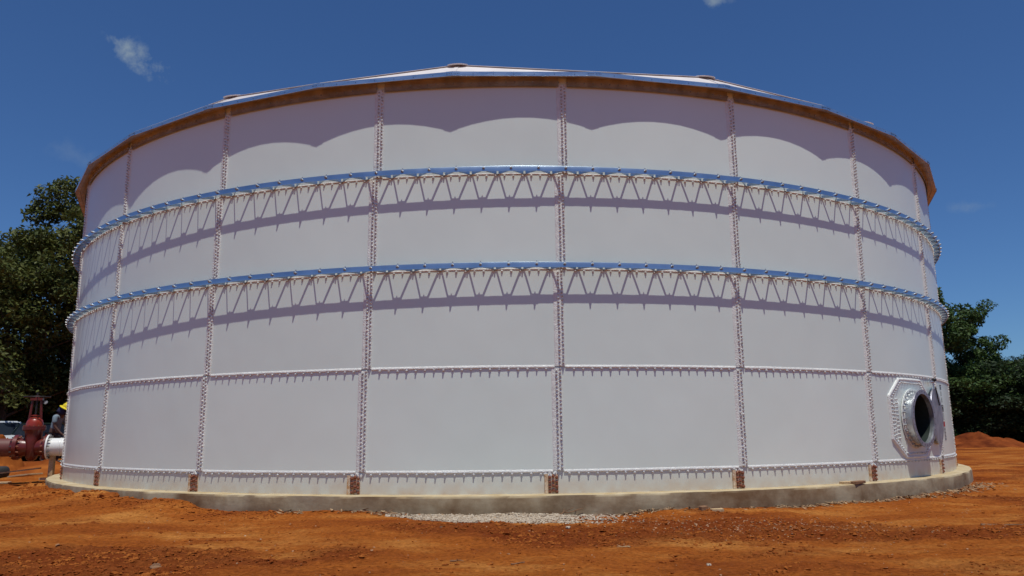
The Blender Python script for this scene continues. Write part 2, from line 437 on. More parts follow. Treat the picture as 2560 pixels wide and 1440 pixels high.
def build_ground():
    rs = list(np.arange(1.0, 4.0, 0.25)) + list(np.arange(4.0, 5.4, 0.1)) + list(np.arange(5.4, 12.5, 0.036)) + list(np.arange(12.5, 24, 0.11)) + \
         list(np.arange(24, 60, 0.6)) + list(60 * 1.09 ** np.arange(0, 36))
    fine = np.radians(np.arange(-42, 42.01, 0.24)); co = np.radians(np.arange(45, 315.1, 5))
    ts = list(fine) + list(co)
    nt_, nr = len(ts), len(rs)
    verts = np.zeros((nr * nt_ + 1, 3)); mask = np.zeros(nr * nt_ + 1)
    k = 0
    for r in rs:
        for t in ts:
            x = r * math.sin(t); y = r * math.cos(t)
            mk = rubble_mask(x, y) if r < 60 else 0.3
            verts[k] = (x, y, height(x, y, mk)); mask[k] = mk; k += 1
    verts[k] = (0, 0, 0)
    i = np.arange(nr - 1)[:, None] * nt_; j = np.arange(nt_)[None, :]; j2 = (j + 1) % nt_
    f = np.stack([i + j, i + nt_ + j, i + nt_ + j2, i + j2], -1).reshape(-1, 4)
    f = f[:, ::-1]
    faces = [tuple(q) for q in f.tolist()] + [(k, (a + 1) % nt_, a) for a in range(nt_)]
    me = bpy.data.meshes.new('ground')
    me.from_pydata(verts.tolist(), [], faces)
    at = me.attributes.new('rubble', 'FLOAT', 'POINT'); at.data.foreach_set('value', mask.astype(np.float32))
    me.shade_smooth()
    o = link('ground', me, M_GROUND)
    tag(o, kind='structure')
build_ground()

# scattered stones -----------------------------------------------------------
ICO = None
def ico():
    global ICO
    if ICO is None:
        bm = bmesh.new(); bmesh.ops.create_icosphere(bm, subdivisions=1, radius=1.0)
        ICO = (np.array([v.co[:] for v in bm.verts]), np.array([[l.index for l in f.verts] for f in bm.faces])); bm.free()
    return ICO
def scatter(name, pts, sizes, mt, flat=0.6, kind='stuff', label=None):
    v0, f0 = ico(); n = len(pts)
    pts = np.array(pts); sizes = np.array(sizes)
    V_ = np.repeat(v0[None], n, 0) * (1 + 0.35 * rng.standard_normal((n, len(v0), 1)).clip(-1.6, 1.6))
    sc = np.stack([rng.uniform(.7, 1.3, n), rng.uniform(.6, 1.1, n), rng.uniform(.5, 1.0, n) * flat], 1) * sizes[:, None]
    V_ = V_ * sc[:, None, :]
    a = rng.uniform(0, 2 * PI, n); c, s_ = np.cos(a)[:, None], np.sin(a)[:, None]
    X = V_[:, :, 0] * c - V_[:, :, 1] * s_; Y = V_[:, :, 0] * s_ + V_[:, :, 1] * c
    V_ = np.stack([X, Y, V_[:, :, 2]], 2) + pts[:, None, :]
    F_ = f0[None] + (np.arange(n) * len(v0))[:, None, None]
    me = bpy.data.meshes.new(name)
    me.from_pydata(V_.reshape(-1, 3).tolist(), [], F_.reshape(-1, 3).tolist())
    o = link(name, me, mt)
    tag(o, label, None, None, kind)
    return o
def in_tank(x, y, m_=0.0): return math.hypot(x, y - CY) < R_FOUND + m_

pts, sz = [], []
while len(pts) < 7500:                       # the washed-out gravel along the foundation
    th = random.gauss(-0.02, 0.075) if random.random() < 0.6 else random.uniform(-0.15, 0.22)
    d = abs(random.gauss(0, 0.38 + 0.45 * smooth(-0.05, 0.15, th)))
    edge = smooth(-0.165, -0.11, th) * (1 - smooth(0.06, 0.16, th))
    if random.random() > edge: continue
    nn = noise.noise(Vector((th * 25, 1, 1))) * 0.18
    if d > 0.30 + 0.55 * smooth(-0.14, -0.05, th) + nn + 0.4 * smooth(-0.02, 0.12, th): continue
    if th > 0.07 and random.random() < 0.6: continue
    rr = R_FOUND + 0.01 + d
    x, y = rr * math.sin(th), CY - rr * math.cos(th)
    pts.append((x, y, height(x, y) + random.uniform(-0.003, 0.012))); sz.append(random.uniform(0.008, 0.021))
scatter('gravel', pts, sz, M_GRAVEL, 0.75, label='pale crushed stone washed out along the foot of the foundation')

pts, sz = [], []
while len(pts) < 1300:                       # thin trail of the same gravel to the right and strays
    if random.random() < 0.72:
        x = random.gauss(2.4, 1.2); y = random.gauss(8.9 - 0.28 * (x - 2), 0.45)
    else:
        x = random.uniform(-5, 7); y = random.uniform(5.6, 12)
    if in_tank(x, y, 0.02): continue
    pts.append((x, y, height(x, y) + 0.002)); sz.append(min(.022, abs(random.gauss(0.003, 0.004)) + 0.004))
scatter('stray_gravel', pts, sz, M_STRAY, 0.7, label='loose pale stones strewn over the red dirt')

pts, sz = [], []
while len(pts) < 15000:                      # crumbs and clods of dirt
    r = 5.3 + 13 * random.random() ** 1.4; t = random.uniform(-0.72, 0.72)
    x, y = r * math.sin(t), r * math.cos(t)
    if in_tank(x, y, 0.02): continue
    th = math.atan2(x, CY - y)
    near = math.exp(-((math.hypot(x, y - CY) - R_FOUND - 0.25) / 0.35) ** 2)
    k = rubble_mask(x, y) * 0.95 + 0.05 + (near * 1.2 if th < -0.28 else 0)
    if random.random() > k: continue
    pts.append((x, y, height(x, y) + 0.001)); sz.append(min(0.05, 0.006 + abs(random.gauss(0, 0.008)) + (0.018 * random.random() * near if th < -0.28 else 0)))
scatter('dirt_clods', pts, sz, M_CLOD, 0.7, label='crumbs and clods of red dirt')

# dry litter against the foundation: small curled flakes
def litter(name, places, label):
    V_, F_ = [], []
    for (x, y, z, s) in places:
        a = random.uniform(0, 2 * PI); n = len(V_)
        l, w = s * random.uniform(.8, 1.8), s * random.uniform(.25, .5)
        up = random.uniform(0, 0.9) * s
        ca, sa = math.cos(a), math.sin(a)
        for (u, v_, h) in ((-l, 0, 0), (0, -w, up * .6), (l, 0, up), (0, w, up * .2)):
            V_.append((x + u * ca - v_ * sa, y + u * sa + v_ * ca, z + h + 0.004))
        F_.append((n, n + 1, n + 2, n + 3))
    o = link(name, mesh_of(name, V_, F_), M_LEAFLIT)
    tag(o, label, None, None, 'stuff')
pl = []
for _ in range(2600):
    th = random.uniform(-0.30, 0.95)
    dens = 0.15 + 0.85 * smooth(0.0, 0.35, noise.noise(Vector((th * 9, 3, 3)))) + (0.5 if th > 0.35 else 0)
    if random.random() > dens: continue
    d = abs(random.gauss(0, 0.10 + 0.12 * smooth(.5, .9, th)))
    rr = R_FOUND + 0.02 + d; x, y = rr * math.sin(th), CY - rr * math.cos(th)
    pl.append((x, y, height(x, y), random.uniform(0.015, 0.045)))
litter('dry_litter', pl, 'dry leaves and splinters along the foot of the foundation')

# ------------------------------------------------------------------ foundation
def build_foundation():
    n = 1440
    prof = [(R_FOUND + 0.01, -0.25), (R_FOUND + 0.004, 0.05), (R_FOUND, 0.20), (R_FOUND - 0.012, 0.226), (R_FOUND - 0.04, 0.232), (R - 0.5, 0.232)]
    V_, F_ = [], []
    for i in range(n):
        t = 2 * PI * i / n
        for j, (r, z) in enumerate(prof):
            w = noise.noise(Vector((t * 20, j * .7, 0))) * 0.010 + noise.noise(Vector((t * 70, j * 1.3, 4))) * 0.004
            if j == 5: w = 0
            bay = (t * 24 / (2 * PI) + 0.37) % 1.0
            if j in (1, 2, 3) and (bay < 0.012 or bay > 0.988): w -= 0.006
            if j in (2, 3, 4): w -= 0.022 * max(0.0, noise.noise(Vector((t * 55, 0, 9))) - 0.45)
            V_.append(((r + w) * math.sin(t), CY - (r + w) * math.cos(t), z + (w * 0.5 if j in (3, 4) else 0)))
    k = len(prof)
    for i in range(n):
        j = (i + 1) % n
        for q in range(k - 1): F_.append((i * k + q, j * k + q, j * k + q + 1, i * k + q + 1))
    F_.append(tuple(i * k + k - 1 for i in range(n)))
    me = mesh_of('tank_foundation', V_, F_); me.shade_smooth(); me.set_sharp_from_angle(angle=math.radians(50))
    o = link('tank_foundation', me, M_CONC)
    tag(o, 'round tan concrete foundation slab under the white tank', 'foundation')
build_foundation()

# ------------------------------------------------------------------ the tank
TANK = empty('storage_tank', (0, CY, 0))
tag(TANK, 'large round white bolted steel storage tank with a low faceted metal roof', 'storage tank')
TANK_INV = Matrix.Translation((0, -CY, 0))
def tpart(o, parent=TANK):
    o.parent = parent
    # everything is modelled in world coordinates; parents sit at known places
    pm = Matrix.Identity(4)
    q = parent
    while q is not None:
        pm = Matrix.Translation(q.location) @ pm; q = q.parent
    o.matrix_parent_inverse = pm.inverted()
    return o

SECT = 2 * PI / 24
Z5, Z4, Z3, Z2, Z1, ZT = 0.2318, 0.5163, 1.9005, 3.261, 4.6436, 5.979
PH = dict(A=.08075, B=.07492, C=.07039, D=.06565, S=.05627)
COURSES = [('S', Z5, Z4, 0.0), ('D', Z4, Z3, 0.003), ('C', Z3, Z2, 0.006), ('B', Z2, Z1, 0.009), ('A', Z1, 6.12, 0.012)]
THM, ZM = 0.7205, 1.18          # manway centre
def arc_panel(t0, t1, z0, z1, r, seg=12, nzs=1):
    V_, F_ = [], []
    for i in range(seg + 1):
        t = t0 + (t1 - t0) * i / seg
        for j in range(nzs + 1):
            V_.append(wall_pt(t, z0 + (z1 - z0) * j / nzs, r))
    k = nzs + 1
    for i in range(seg):
        for j in range(nzs): F_.append((i * k + j, (i + 1) * k + j, (i + 1) * k + j + 1, i * k + j + 1))
    return V_, F_
def holed(outline, rh, r, th0, z0, rings=8, n=72):
    """sheet between a round hole (radius rh) and a polygon outline, both in (arc metres, height) about (th0, z0)"""
    V_, F_ = [], []
    m_ = len(outline)
    def hit(a):
        dx, dy = math.cos(a), math.sin(a); best = None
        for i in range(m_):
            (x1, y1), (x2, y2) = outline[i], outline[(i + 1) % m_]
            ex, ey = x2 - x1, y2 - y1; det = dx * (-ey) + dy * ex
            if abs(det) < 1e-12: continue
            s_ = (x1 * (-ey) + y1 * ex) / det; q = (dx * y1 - dy * x1) / det
            if s_ > 0 and -1e-9 <= q <= 1 + 1e-9 and (best is None or s_ < best): best = s_
        return best
    angs = sorted([2 * PI * i / n for i in range(n)] + [math.atan2(y, x) % (2 * PI) for x, y in outline])
    n = len(angs)
    for a in angs:
        D_ = hit(a)
        for j in range(rings + 1):
            q = rh + (D_ - rh) * j / rings
            V_.append(wall_pt(th0 + q * math.cos(a) / R, z0 + q * math.sin(a), r))
    k = rings + 1
    for i in range(n):
        i2 = (i + 1) % n
        for j in range(rings): F_.append((i * k + j, i * k + j + 1, i2 * k + j + 1, i2 * k + j))
    return V_, F_, [i * k + rings for i in range(n)]
for c, z0, z1, dr in COURSES:
    for k in range(24):
        t0 = PH[c] + k * SECT - PI; t1 = t0 + SECT
        a = (t0 + t1) / 2
        if t0 < THM < t1 and c == 'D':
            out = [((t0 - THM) * R, z0 - ZM), ((t1 - THM) * R, z0 - ZM), ((t1 - THM) * R, z1 - ZM), ((t0 - THM) * R, z1 - ZM)]
            V_, F_, _ = holed(out, 0.405, R + dr, THM, ZM)
        else:
            V_, F_ = arc_panel(t0, t1, z0, z1, R + dr)
        me = mesh_of('wall_panel', V_, F_); me.shade_smooth()
        tpart(link('wall_panel', me, M_ENAMEL))

VIS = 1.32
def seams(c):
    return [PH[c] + k * SECT for k in range(-6, 6) if abs(PH[c] + k * SECT) < VIS]

# bolts: six-sided nut with a tapering shank, pointing outward
def bolt_geo(rb, h1, rt, h2, n=6):
    V_, F_ = [], []
    prof = [(rb, 0), (rb * 0.96, h1), (rt * 1.25, h1 + 0.002), (rt, h2)]
    for i in range(n):
        a = 2 * PI * i / n
        V_ += [(r_ * math.cos(a), r_ * math.sin(a), z) for r_, z in prof]
    for i in range(n):
        j = (i + 1) % n
        for q in range(3): F_.append((i * 4 + q, j * 4 + q, j * 4 + q + 1, i * 4 + q + 1))
    F_.append(tuple(i * 4 + 3 for i in range(n)))
    return V_, F_
B_SEAM = bolt_geo(0.0150, 0.013, 0.007, 0.026)
B_ROW = bolt_geo(0.0170, 0.012, 0.0085, 0.027)
B_RING = bolt_geo(0.0160, 0.010, 0.0080, 0.020)

mbv = MB()
for ci, (c, z0, z1, dr) in enumerate(COURSES[1:]):
    for t in seams(c):
        # lap strip with its sealant
        V_, F_ = [], []
        zz0, zz1 = z0 + 0.012, (z1 - 0.012 if c != 'A' else 6.0)
        nzs = 44
        prof = [(-0.098, 0.0, 0), (-0.088, 0.007, 1), (-0.045, 0.007, 0), (-0.040, 0.014, 1), (0.034, 0.014, 1), (0.045, 0.0, 1)]
        for j in range(nzs + 1):
            z = zz0 + (zz1 - zz0) * j / nzs
            for p, (u, h, w) in enumerate(prof):
                u2 = u + w * 0.004 * noise.noise(Vector((t * 30, z * 9, p)))
                h2 = h + (0.0025 * noise.noise(Vector((t * 30 + p, z * 16, 7))) if h > 0 else -0.001)
                V_.append(wall_pt(t + u2 / R, z, R + dr + h2))
        k = len(prof)
        for j in range(nzs):
            for p in range(k - 1): F_.append((j * k + p, j * k + p + 1, (j + 1) * k + p + 1, (j + 1) * k + p))
        me = mesh_of('lap_strip', V_, F_); me.shade_smooth(); me.set_sharp_from_angle(angle=math.radians(40))
        tpart(link('lap_strip', me, M_SEAL))
        nb = 26
        for side in (-1, 1):
            for q in range(nb):
                z = zz0 + (zz1 - zz0) * (q + 0.5 + 0.25 * side) / nb + random.uniform(-.003, .003)
                M_ = wall_frame(t + (side * 0.0245 - 0.003 + random.uniform(-.0025, .0025)) / R, z, R + dr + 0.012)
                s_ = random.uniform(0.9, 1.12)
                tl = Matrix.Rotation(random.uniform(-.25, .05), 4, 'X') @ Matrix.Rotation(random.uniform(0, 1), 4, 'Z')
                mbv.add(*B_SEAM, M_ @ tl @ Matrix.Scale(s_, 4))
o = mbv.build('vertical_seam_bolts', M_BOLT); tag(tpart(o), kind='stuff')
# white sealant caps between the bolts of the vertical seams
mbs = MB()
CAP = bolt_geo(0.011, 0.006, 0.005, 0.010)
for ci, (c, z0, z1, dr) in enumerate(COURSES[1:]):
    for t in seams(c):
        zz0, zz1 = z0 + 0.012, (z1 - 0.012 if c != 'A' else 6.0)
        for side in (-1, 1):
            for q in range(26):
                z = zz0 + (zz1 - zz0) * (q + 0.5 + 0.25 * side) / 26 + 0.013
                mbs.add(*CAP, wall_frame(t + (side * 0.0245 - 0.003 + random.uniform(-.006, .006)) / R, z + random.uniform(-.004, .004), R + dr + 0.013))
o = mbs.build('sealant_dabs', M_SEAL); tag(tpart(o), kind='stuff')

# horizontal seams: bead with ragged lower lip, row of bolts below
mbh = MB()
for zs, cu, dr, big in ((Z4, 'D', 0.003, 1), (Z3, 'C', 0.006, 1), (Z2, 'B', 0.009, 0), (Z1, 'A', 0.012, 0)):
    cl = {'D': 'S', 'C': 'D', 'B': 'C', 'A': 'B'}[cu]
    for k in range(-6, 6):
        t0 = PH[cu] + k * SECT; t1 = t0 + SECT
        if t1 < -VIS or t0 > VIS: continue
        V_, F_ = [], []
        n = 170
        a0, a1 = t0 + 0.050 / R, t1 - 0.10 / R
        for i in range(n + 1):
            t = a0 + (a1 - a0) * i / n
            rag = max(0.0, noise.noise(Vector((t * 28, zs, 1)))) ** 1.3 * 0.012 + 0.003 * noise.noise(Vector((t * 150, zs, 2)))
            top = 0.003 * noise.noise(Vector((t * 12, zs, 5)))
            pr = [(0.028 + top, 0.0), (0.018 + top, 0.005), (-0.004, 0.012 + rag * 0.5), (-0.010 - rag * 0.4, 0.009 + rag * 0.35), (-0.014 - rag * 0.4, 0.0)]
            if not big: pr = [(0.014 + top, 0.0), (0.008 + top, 0.002), (0.0, 0.0035 + rag * 0.2), (-0.004 - rag * 0.4, 0.003 + rag * 0.15), (-0.012 - rag * 0.4, 0.0)]
            V_ += [wall_pt(t, zs + zz, R + dr + h) for zz, h in pr]
        for i in range(n):
            for p in range(4): F_.append((i * 5 + p + 1, (i + 1) * 5 + p + 1, (i + 1) * 5 + p, i * 5 + p))
        me = mesh_of('sealant_bead', V_, F_); me.shade_smooth(); me.set_sharp_from_angle(angle=math.radians(55))
        tpart(link('sealant_bead', me, M_SEAL))
        for q in range(21):
            t = PH[cl] + k * SECT + SECT * (q + 0.7) / 21
            if abs(t) > VIS: continue
            if abs((t - PH[cl] + SECT / 2) % SECT - SECT / 2) < 0.055 / R or abs((t - PH[cu] + SECT / 2) % SECT - SECT / 2) < 0.045 / R: continue
            M_ = wall_frame(t + random.uniform(-.001, .001) / R, zs - 0.027 + random.uniform(-.003, .003), R + dr - 0.003)
            mbh.add(*(B_ROW if big else B_RING), M_ @ Matrix.Rotation(random.uniform(-.18, .12), 4, 'X') @ Matrix.Scale(random.uniform(.9, 1.12), 4))
o = mbh.build('horizontal_seam_bolts', M_BOLT_W); tag(tpart(o), kind='stuff')

# rust-stained splice plates on the lowest course
rb_me = mesh_of('splice_bolt', *bolt_geo(0.021, 0.018, 0.010, 0.030)); rb_me.materials.append(M_RUSTB)
for t in seams('S'):
    p = empty('splice_plate', (0, 0, 0)); p.parent = TANK; p.location = wall_pt(t, Z5, R + 0.0) - Vector((0, CY, 0))
    V_, F_ = [], []
    for q, (u, h) in enumerate(((-0.120, 0.0), (-0.118, 0.022), (-0.072, 0.022), (-0.070, 0.010), (0.062, 0.010), (0.064, 0.0))):
        V_ += [wall_pt(t + u / R, Z5 + 0.002, R + h), wall_pt(t + u / R, Z4 - 0.03, R + h)]
    for q in range(5): F_.append((2 * q, 2 * q + 2, 2 * q + 3, 2 * q + 1))
    o = link('plate', mesh_of('plate', V_, F_), M_RUST)
    tpart(o, p)
    for col, off in ((-0.050, 0.0), (-0.004, 0.025), (0.042, 0.0)):
        for q in range(4):
            b = link('bolt', rb_me); b.parent = p
            zc = Z5 + 0.03 + 0.06 * q + off * 0.6
            M_ = wall_frame(t + col / R, zc, R + 0.010) @ Matrix.Scale(random.uniform(.8, 1.15), 4)
            b.matrix_basis = Matrix.Translation(-(TANK.location + p.location)) @ M_
    mbw = MB()
    for _ in range(9):
        mbw.add(*bolt_geo(random.uniform(.014, .03), .006, .008, .016), wall_frame(t + random.uniform(-.11, .07) / R, Z4 - random.uniform(.01, .05), R + 0.004))
    tag(tpart(mbw.build('sealant', M_SEAL), p), kind='stuff')

# ------------------------------------------------------------------ stiffening rings
RH = 1.0143 * R
NODE = SECT / 7
hb_me = mesh_of('ring_bolt', *bolt_geo(0.021, 0.014, 0.011, 0.034)); hb_me.materials.append(M_STEELB)
def bar_between(a, b, w, h):
    """box bar from a to b, w wide across, h tall"""
    a, b = Vector(a), Vector(b); d = (b - a); s_ = d.cross(Vector((0, 0, 1))).normalized() * (w / 2); u = Vector((0, 0, h / 2))
    V_ = [a - s_ - u, a + s_ - u, a + s_ + u, a - s_ + u, b - s_ - u, b + s_ - u, b + s_ + u, b - s_ + u]
    return V_, [(0, 1, 2, 3), (7, 6, 5, 4), (0, 4, 5, 1), (1, 5, 6, 2), (2, 6, 7, 3), (3, 7, 4, 0)]
for zr, phn in ((Z1 + 0.035, 0.0429), (Z2 + 0.035, 0.0429 - 0.0046)):
    ring = empty('stiffening_ring', (0, 0, zr), parent=TANK)
    k0 = int(-VIS / NODE) - 1
    nodes = [phn + k * NODE for k in range(k0, -k0 + 1)]
    # hoop: one flat band per sheet, laps marked
    for k in range(-6, 6):
        t0 = phn + NODE * (1 + 7 * k) - 0.035; t1 = t0 + SECT
        if t1 < -VIS or t0 > VIS: continue
        V_, F_ = [], []
        n = 16; lap = 0.003 if k % 2 else 0.0
        for i in range(n + 1):
            t = t0 - 0.004 + (t1 - t0 + 0.006) * i / n
            V_ += [wall_pt(t, zr - 0.036, RH + lap), wall_pt(t, zr + 0.034, RH + lap), wall_pt(t, zr + 0.036, RH + lap - 0.001), wall_pt(t, zr + 0.036, RH + lap - 0.016),
                   wall_pt(t, zr + 0.031, RH + lap - 0.016), wall_pt(t, zr + 0.031, RH + lap - 0.007), wall_pt(t, zr - 0.036, RH + lap - 0.007)]
        for i in range(n):
            for p in range(7): F_.append((i * 7 + p, (i + 1) * 7 + p, (i + 1) * 7 + (p + 1) % 7, i * 7 + (p + 1) % 7))
        F_ += [tuple(range(7))[::-1], tuple(n * 7 + q for q in range(7))]
        me = mesh_of('hoop_band', V_, F_); me.shade_smooth(); me.set_sharp_from_angle(angle=math.radians(30))
        tpart(link('hoop_band', me, M_HOOP), ring)
    for t in nodes:
        if abs(t) > VIS: continue
        ta = t + NODE / 2                       # wall bracket halfway to the next node
        for s_ in (-1, 1):
            a = wall_pt(ta + s_ * 0.017 / R, zr - 0.017, R + 0.012)
            b = wall_pt(ta + s_ * (NODE / 2 - 0.035 / R), zr - 0.013, RH - 0.014)
            o = link('strut', mesh_of('strut', *bar_between(a, b, 0.010, 0.046)), M_HOOP); tpart(o, ring)
        # gusset under the node joining the two struts to the hoop
        g_ = [(-0.082, -0.010), (0.082, -0.010), (0.055, -0.036), (-0.055, -0.036)]
        V_ = []
        for dz in (-0.012, -0.006):
            V_ += [wall_pt(t + u / R, zr + dz - 0.012, RH + w) for u, w in g_]
        # bracket plate on the wall
        o = link('gusset', mesh_of('gusset', V_, [(3, 2, 1, 0), (4, 5, 6, 7), (0, 1, 5, 4), (1, 2, 6, 5), (2, 3, 7, 6), (3, 0, 4, 7)]), M_HOOP); tpart(o, ring)
        V_, F_ = [], []
        q_ = [(-0.042, 0.0), (0.042, 0.0), (0.036, 0.014), (-0.036, 0.014)]
        for dz in (-0.036, -0.030):
            V_ += [wall_pt(ta + u / R, zr + dz, R + 0.009 + w) for u, w in q_]
        o = link('bracket', mesh_of('bracket', V_, [(3, 2, 1, 0), (4, 5, 6, 7), (0, 1, 5, 4), (1, 2, 6, 5), (2, 3, 7, 6), (3, 0, 4, 7)]), M_GALV); tpart(o, ring)
        # bolts: one through the top of the hoop at each node, one at each bracket
        b = link('bolt', hb_me); b.parent = ring
        M_ = wall_frame(t, zr + 0.004, RH + 0.001) @ Matrix.Rotation(-0.3, 4, 'X') @ Matrix.Scale(1.0, 4)
        b.matrix_basis = Matrix.Translation((0, -CY, -zr)) @ M_
        b = link('bolt', hb_me); b.parent = ring
        M_ = wall_frame(ta, zr - 0.044, R + 0.006) @ Matrix.Scale(0.85, 4)
        b.matrix_basis = Matrix.Translation((0, -CY, -zr)) @ M_
    # upright bolt shanks at the nodes, seen over the hoop's edge
    for t in nodes:
        if abs(t) > VIS: continue
        mb = MB(); c = wall_pt(t, zr + 0.036, RH - 0.014)
        mb.tube(c, c + Vector((0, 0, 0.010)), 0.013, n=6); mb.tube(c + Vector((0, 0, .010)), c + Vector((0, 0, 0.022)), 0.007, 0.006, n=6)
        tpart(mb.build('upright_bolt', M_STEELB), ring)

# ------------------------------------------------------------------ eave flashing and roof
mbf = MB()
for k in range(-6, 6):
    t0 = PH['A'] + k * SECT + 0.055 / R; t1 = PH['A'] + (k + 1) * SECT - 0.065 / R
    if t1 < -VIS or t0 > VIS: continue
    V_, F_ = [], []
    n = 20
    prof = [(5.958, 0.032), (5.970, 0.020), (6.045, 0.018), (6.110, 0.020)]
    for i in range(n + 1):
        t = t0 + (t1 - t0) * i / n
        V_ += [wall_pt(t, z, R + 0.012 + h) for z, h in prof]
    for i in range(n):
        for p in range(3): F_.append((i * 4 + p, (i + 1) * 4 + p, (i + 1) * 4 + p + 1, i * 4 + p + 1))
    me = mesh_of('flashing', V_, F_); me.shade_smooth()
    tpart(link('flashing', me, M_SOFFIT))
    for q in range(21):
        t = PH['A'] + k * SECT + SECT * (q + 0.5) / 21
        mbf.add(*bolt_geo(0.013, 0.009, 0.006, 0.016), wall_frame(t, 6.030, R + 0.030))
o = mbf.build('flashing_bolts', M_STEELB); tag(tpart(o), kind='stuff')

ROOF = empty('roof', (0, 0, 6.05), parent=TANK)
NR = 32; PR = -0.0733; RO = 10.425
def eave(k, r, z): return wall_pt(PR + k * 2 * PI / NR, z, r)
mbr = MB()
for k in range(-16, 16):
    vis = abs(PR + (k + .5) * 2 * PI / NR) < 1.45
    # fascia
    P = [(RO - 0.004, 6.056), (RO, 6.058), (RO, 6.122), (RO - 0.06, 6.142), (RO - 0.063, 6.138), (RO - 0.006, 6.118), (RO - 0.007, 6.064)]
    V_ = [eave(k, r, z) for r, z in P] + [eave(k + 1, r, z) for r, z in P]
    n = len(P)
    F_ = [(q, n + q, n + (q + 1) % n, (q + 1) % n) for q in range(n)]
    tpart(link('fascia', mesh_of('fascia', V_, F_), M_ALU), ROOF)
    # soffit: straight outer edge, curved inner edge
    V_, F_ = [], []
    t0 = PR + k * 2 * PI / NR; t1 = t0 + 2 * PI / NR
    a, b = eave(k, RO - 0.008, 6.066), eave(k + 1, RO - 0.008, 6.066)
    m_ = 8
    for i in range(m_ + 1):
        f = i / m_; t = t0 + (t1 - t0) * f
        o_ = a.lerp(b, f); i_ = wall_pt(t, 6.105, R + 0.03)
        V_ += [o_, o_.lerp(i_, .45) + Vector((0, 0, -0.006)), o_.lerp(i_, .5) + Vector((0, 0, 0.004)), i_]
    for i in range(m_):
        for p in range(3): F_.append((i * 4 + p, i * 4 + p + 1, (i + 1) * 4 + p + 1, (i + 1) * 4 + p))
    tpart(link('soffit', mesh_of('soffit', V_, F_), M_SOFFIT), ROOF)
    # splice cover at the corner
    if vis:
        for side in (0, 1):
            c0 = eave(k, RO, 0); c1 = eave(k + (1 if side else -1), RO, 0); d = (c1 - c0).normalized()
            nrm = Vector((d.y, -d.x, 0)) * (1 if side else -1)
            if nrm.dot(Vector((c0.x, c0.y - CY, 0))) < 0: nrm = -nrm
            V_ = [c0 + nrm * .003 + Vector((0, 0, 6.060)), c0 + d * .10 + nrm * .003 + Vector((0, 0, 6.060)), c0 + d * .10 + nrm * .003 + Vector((0, 0, 6.124)), c0 + nrm * .003 + Vector((0, 0, 6.124))]
            tpart(link('splice_cover', mesh_of('splice_cover', V_, [(0, 1, 2, 3) if side else (3, 2, 1, 0)]), M_ALU), ROOF)
            for q in (.02, .045, .07, .09):
                p = c0 + d * q + nrm * .004 + Vector((0, 0, 6.092))
                mbr.tube(p, p + nrm * .006, .005, .004, n=5)
        c0, c1 = eave(k, RO, 6.085), eave(k + 1, RO, 6.085); d = c1 - c0
        nrm = Vector((d.y, -d.x, 0)).normalized()
        if nrm.dot(Vector((c0.x, c0.y - CY, 0))) < 0: nrm = -nrm
        for q in range(1, 7):
            p = c0 + d * (q / 7) + nrm * .001
            mbr.tube(p, p + nrm * .006, .006, .004, n=5)
            p = c0 + d * (q / 7) - nrm * .10 + Vector((0, 0, .075))
            mbr.tube(p, p + Vector((0, 0, .012)), .005, .004, n=5)
def dome_z(r): return 6.30 + 2.2 * (1 - (r / 9.9) ** 2) * 0.75
for k in range(-16, 16, 2):
    E0, E1, E2 = (eave(k + q, RO - 0.062, 6.140) for q in (0, 1, 2))
    N0, N2 = eave(k, 9.93, 6.455), eave(k + 2, 9.93, 6.455)
    I0, I2, I1 = eave(k, 8.6, 6.60), eave(k + 2, 8.6, 6.60), eave(k + 1, 9.2, 6.42)
    J0, J2 = eave(k, 6.0, 7.2), eave(k + 2, 6.0, 7.2)
    top = Vector((0, CY, 8.0))
    for f in ((E0, E1, N0), (E1, E2, N2), (E1, N2, N0), (N0, N2, I1), (N0, I1, I0), (I1, N2, I2), (I0, I1, I2), (I0, I2, J2, J0), (J0, J2, top)):
        tpart(link('roof_panel', mesh_of('roof_panel', f, [tuple(range(len(f)))]), M_ROOF), ROOF)
    mb = MB(); nrm = Vector((0, 0, 1)).lerp((N0 - Vector((0, CY, 6.4))).normalized(), 0.25).normalized()
    mb.tube(N0 + nrm * 0.0, N0 + nrm * 0.014, 0.15, 0.155, n=28); mb.tube(N0 + nrm * .014, N0 + nrm * .020, .155, .12, n=28)
    tpart(mb.build('node_cap', M_ROOF), ROOF)
    mb = MB()
    for a_, b_ in ((E0, N0), (E1, N0), (E1, N2), (N0, N2)):
        d = b_ - a_
        n_ = Vector((0, 0, 1))
        mb.add(*bar_between(a_ + n_ * .004, b_ + n_ * .004, .06, .006))
    tpart(mb.build('batten', M_ROOF), ROOF)
o = mbr.build('rivets', M_DARK); tag(tpart(o, ROOF), kind='stuff')

# ------------------------------------------------------------------ manway
MW = empty('manway', wall_pt(THM, ZM, R) - Vector((0, CY, 0)), parent=TANK)
OCT = [(-0.43, 0.64), (-0.80, 0.36), (-0.80, -0.33), (-0.40, -0.62), (0.40, -0.62), (0.80, -0.33), (0.80, 0.36), (0.43, 0.64)]
OCT_CCW = OCT
V_, F_, rim = holed(OCT, 0.408, R + 0.022, THM, ZM, rings=6)
nb = len(V_)
V_ = list(V_)
base = []
for i in rim:
    v = V_[i]; q = Vector((v.x, v.y - CY, 0)).normalized() * (R - 0.0 + 0.002)
    V_.append(Vector((q.x, q.y + CY, v.z))); base.append(len(V_) - 1)
for a in range(len(rim)):
    b = (a + 1) % len(rim)
    F_.append((rim[a], base[a], base[b], rim[b]))
me = mesh_of('reinforcing_plate', V_, F_); me.shade_smooth(); me.set_sharp_from_angle(angle=math.radians(30))
tpart(link('reinforcing_plate', me, M_ENAMEL), MW)
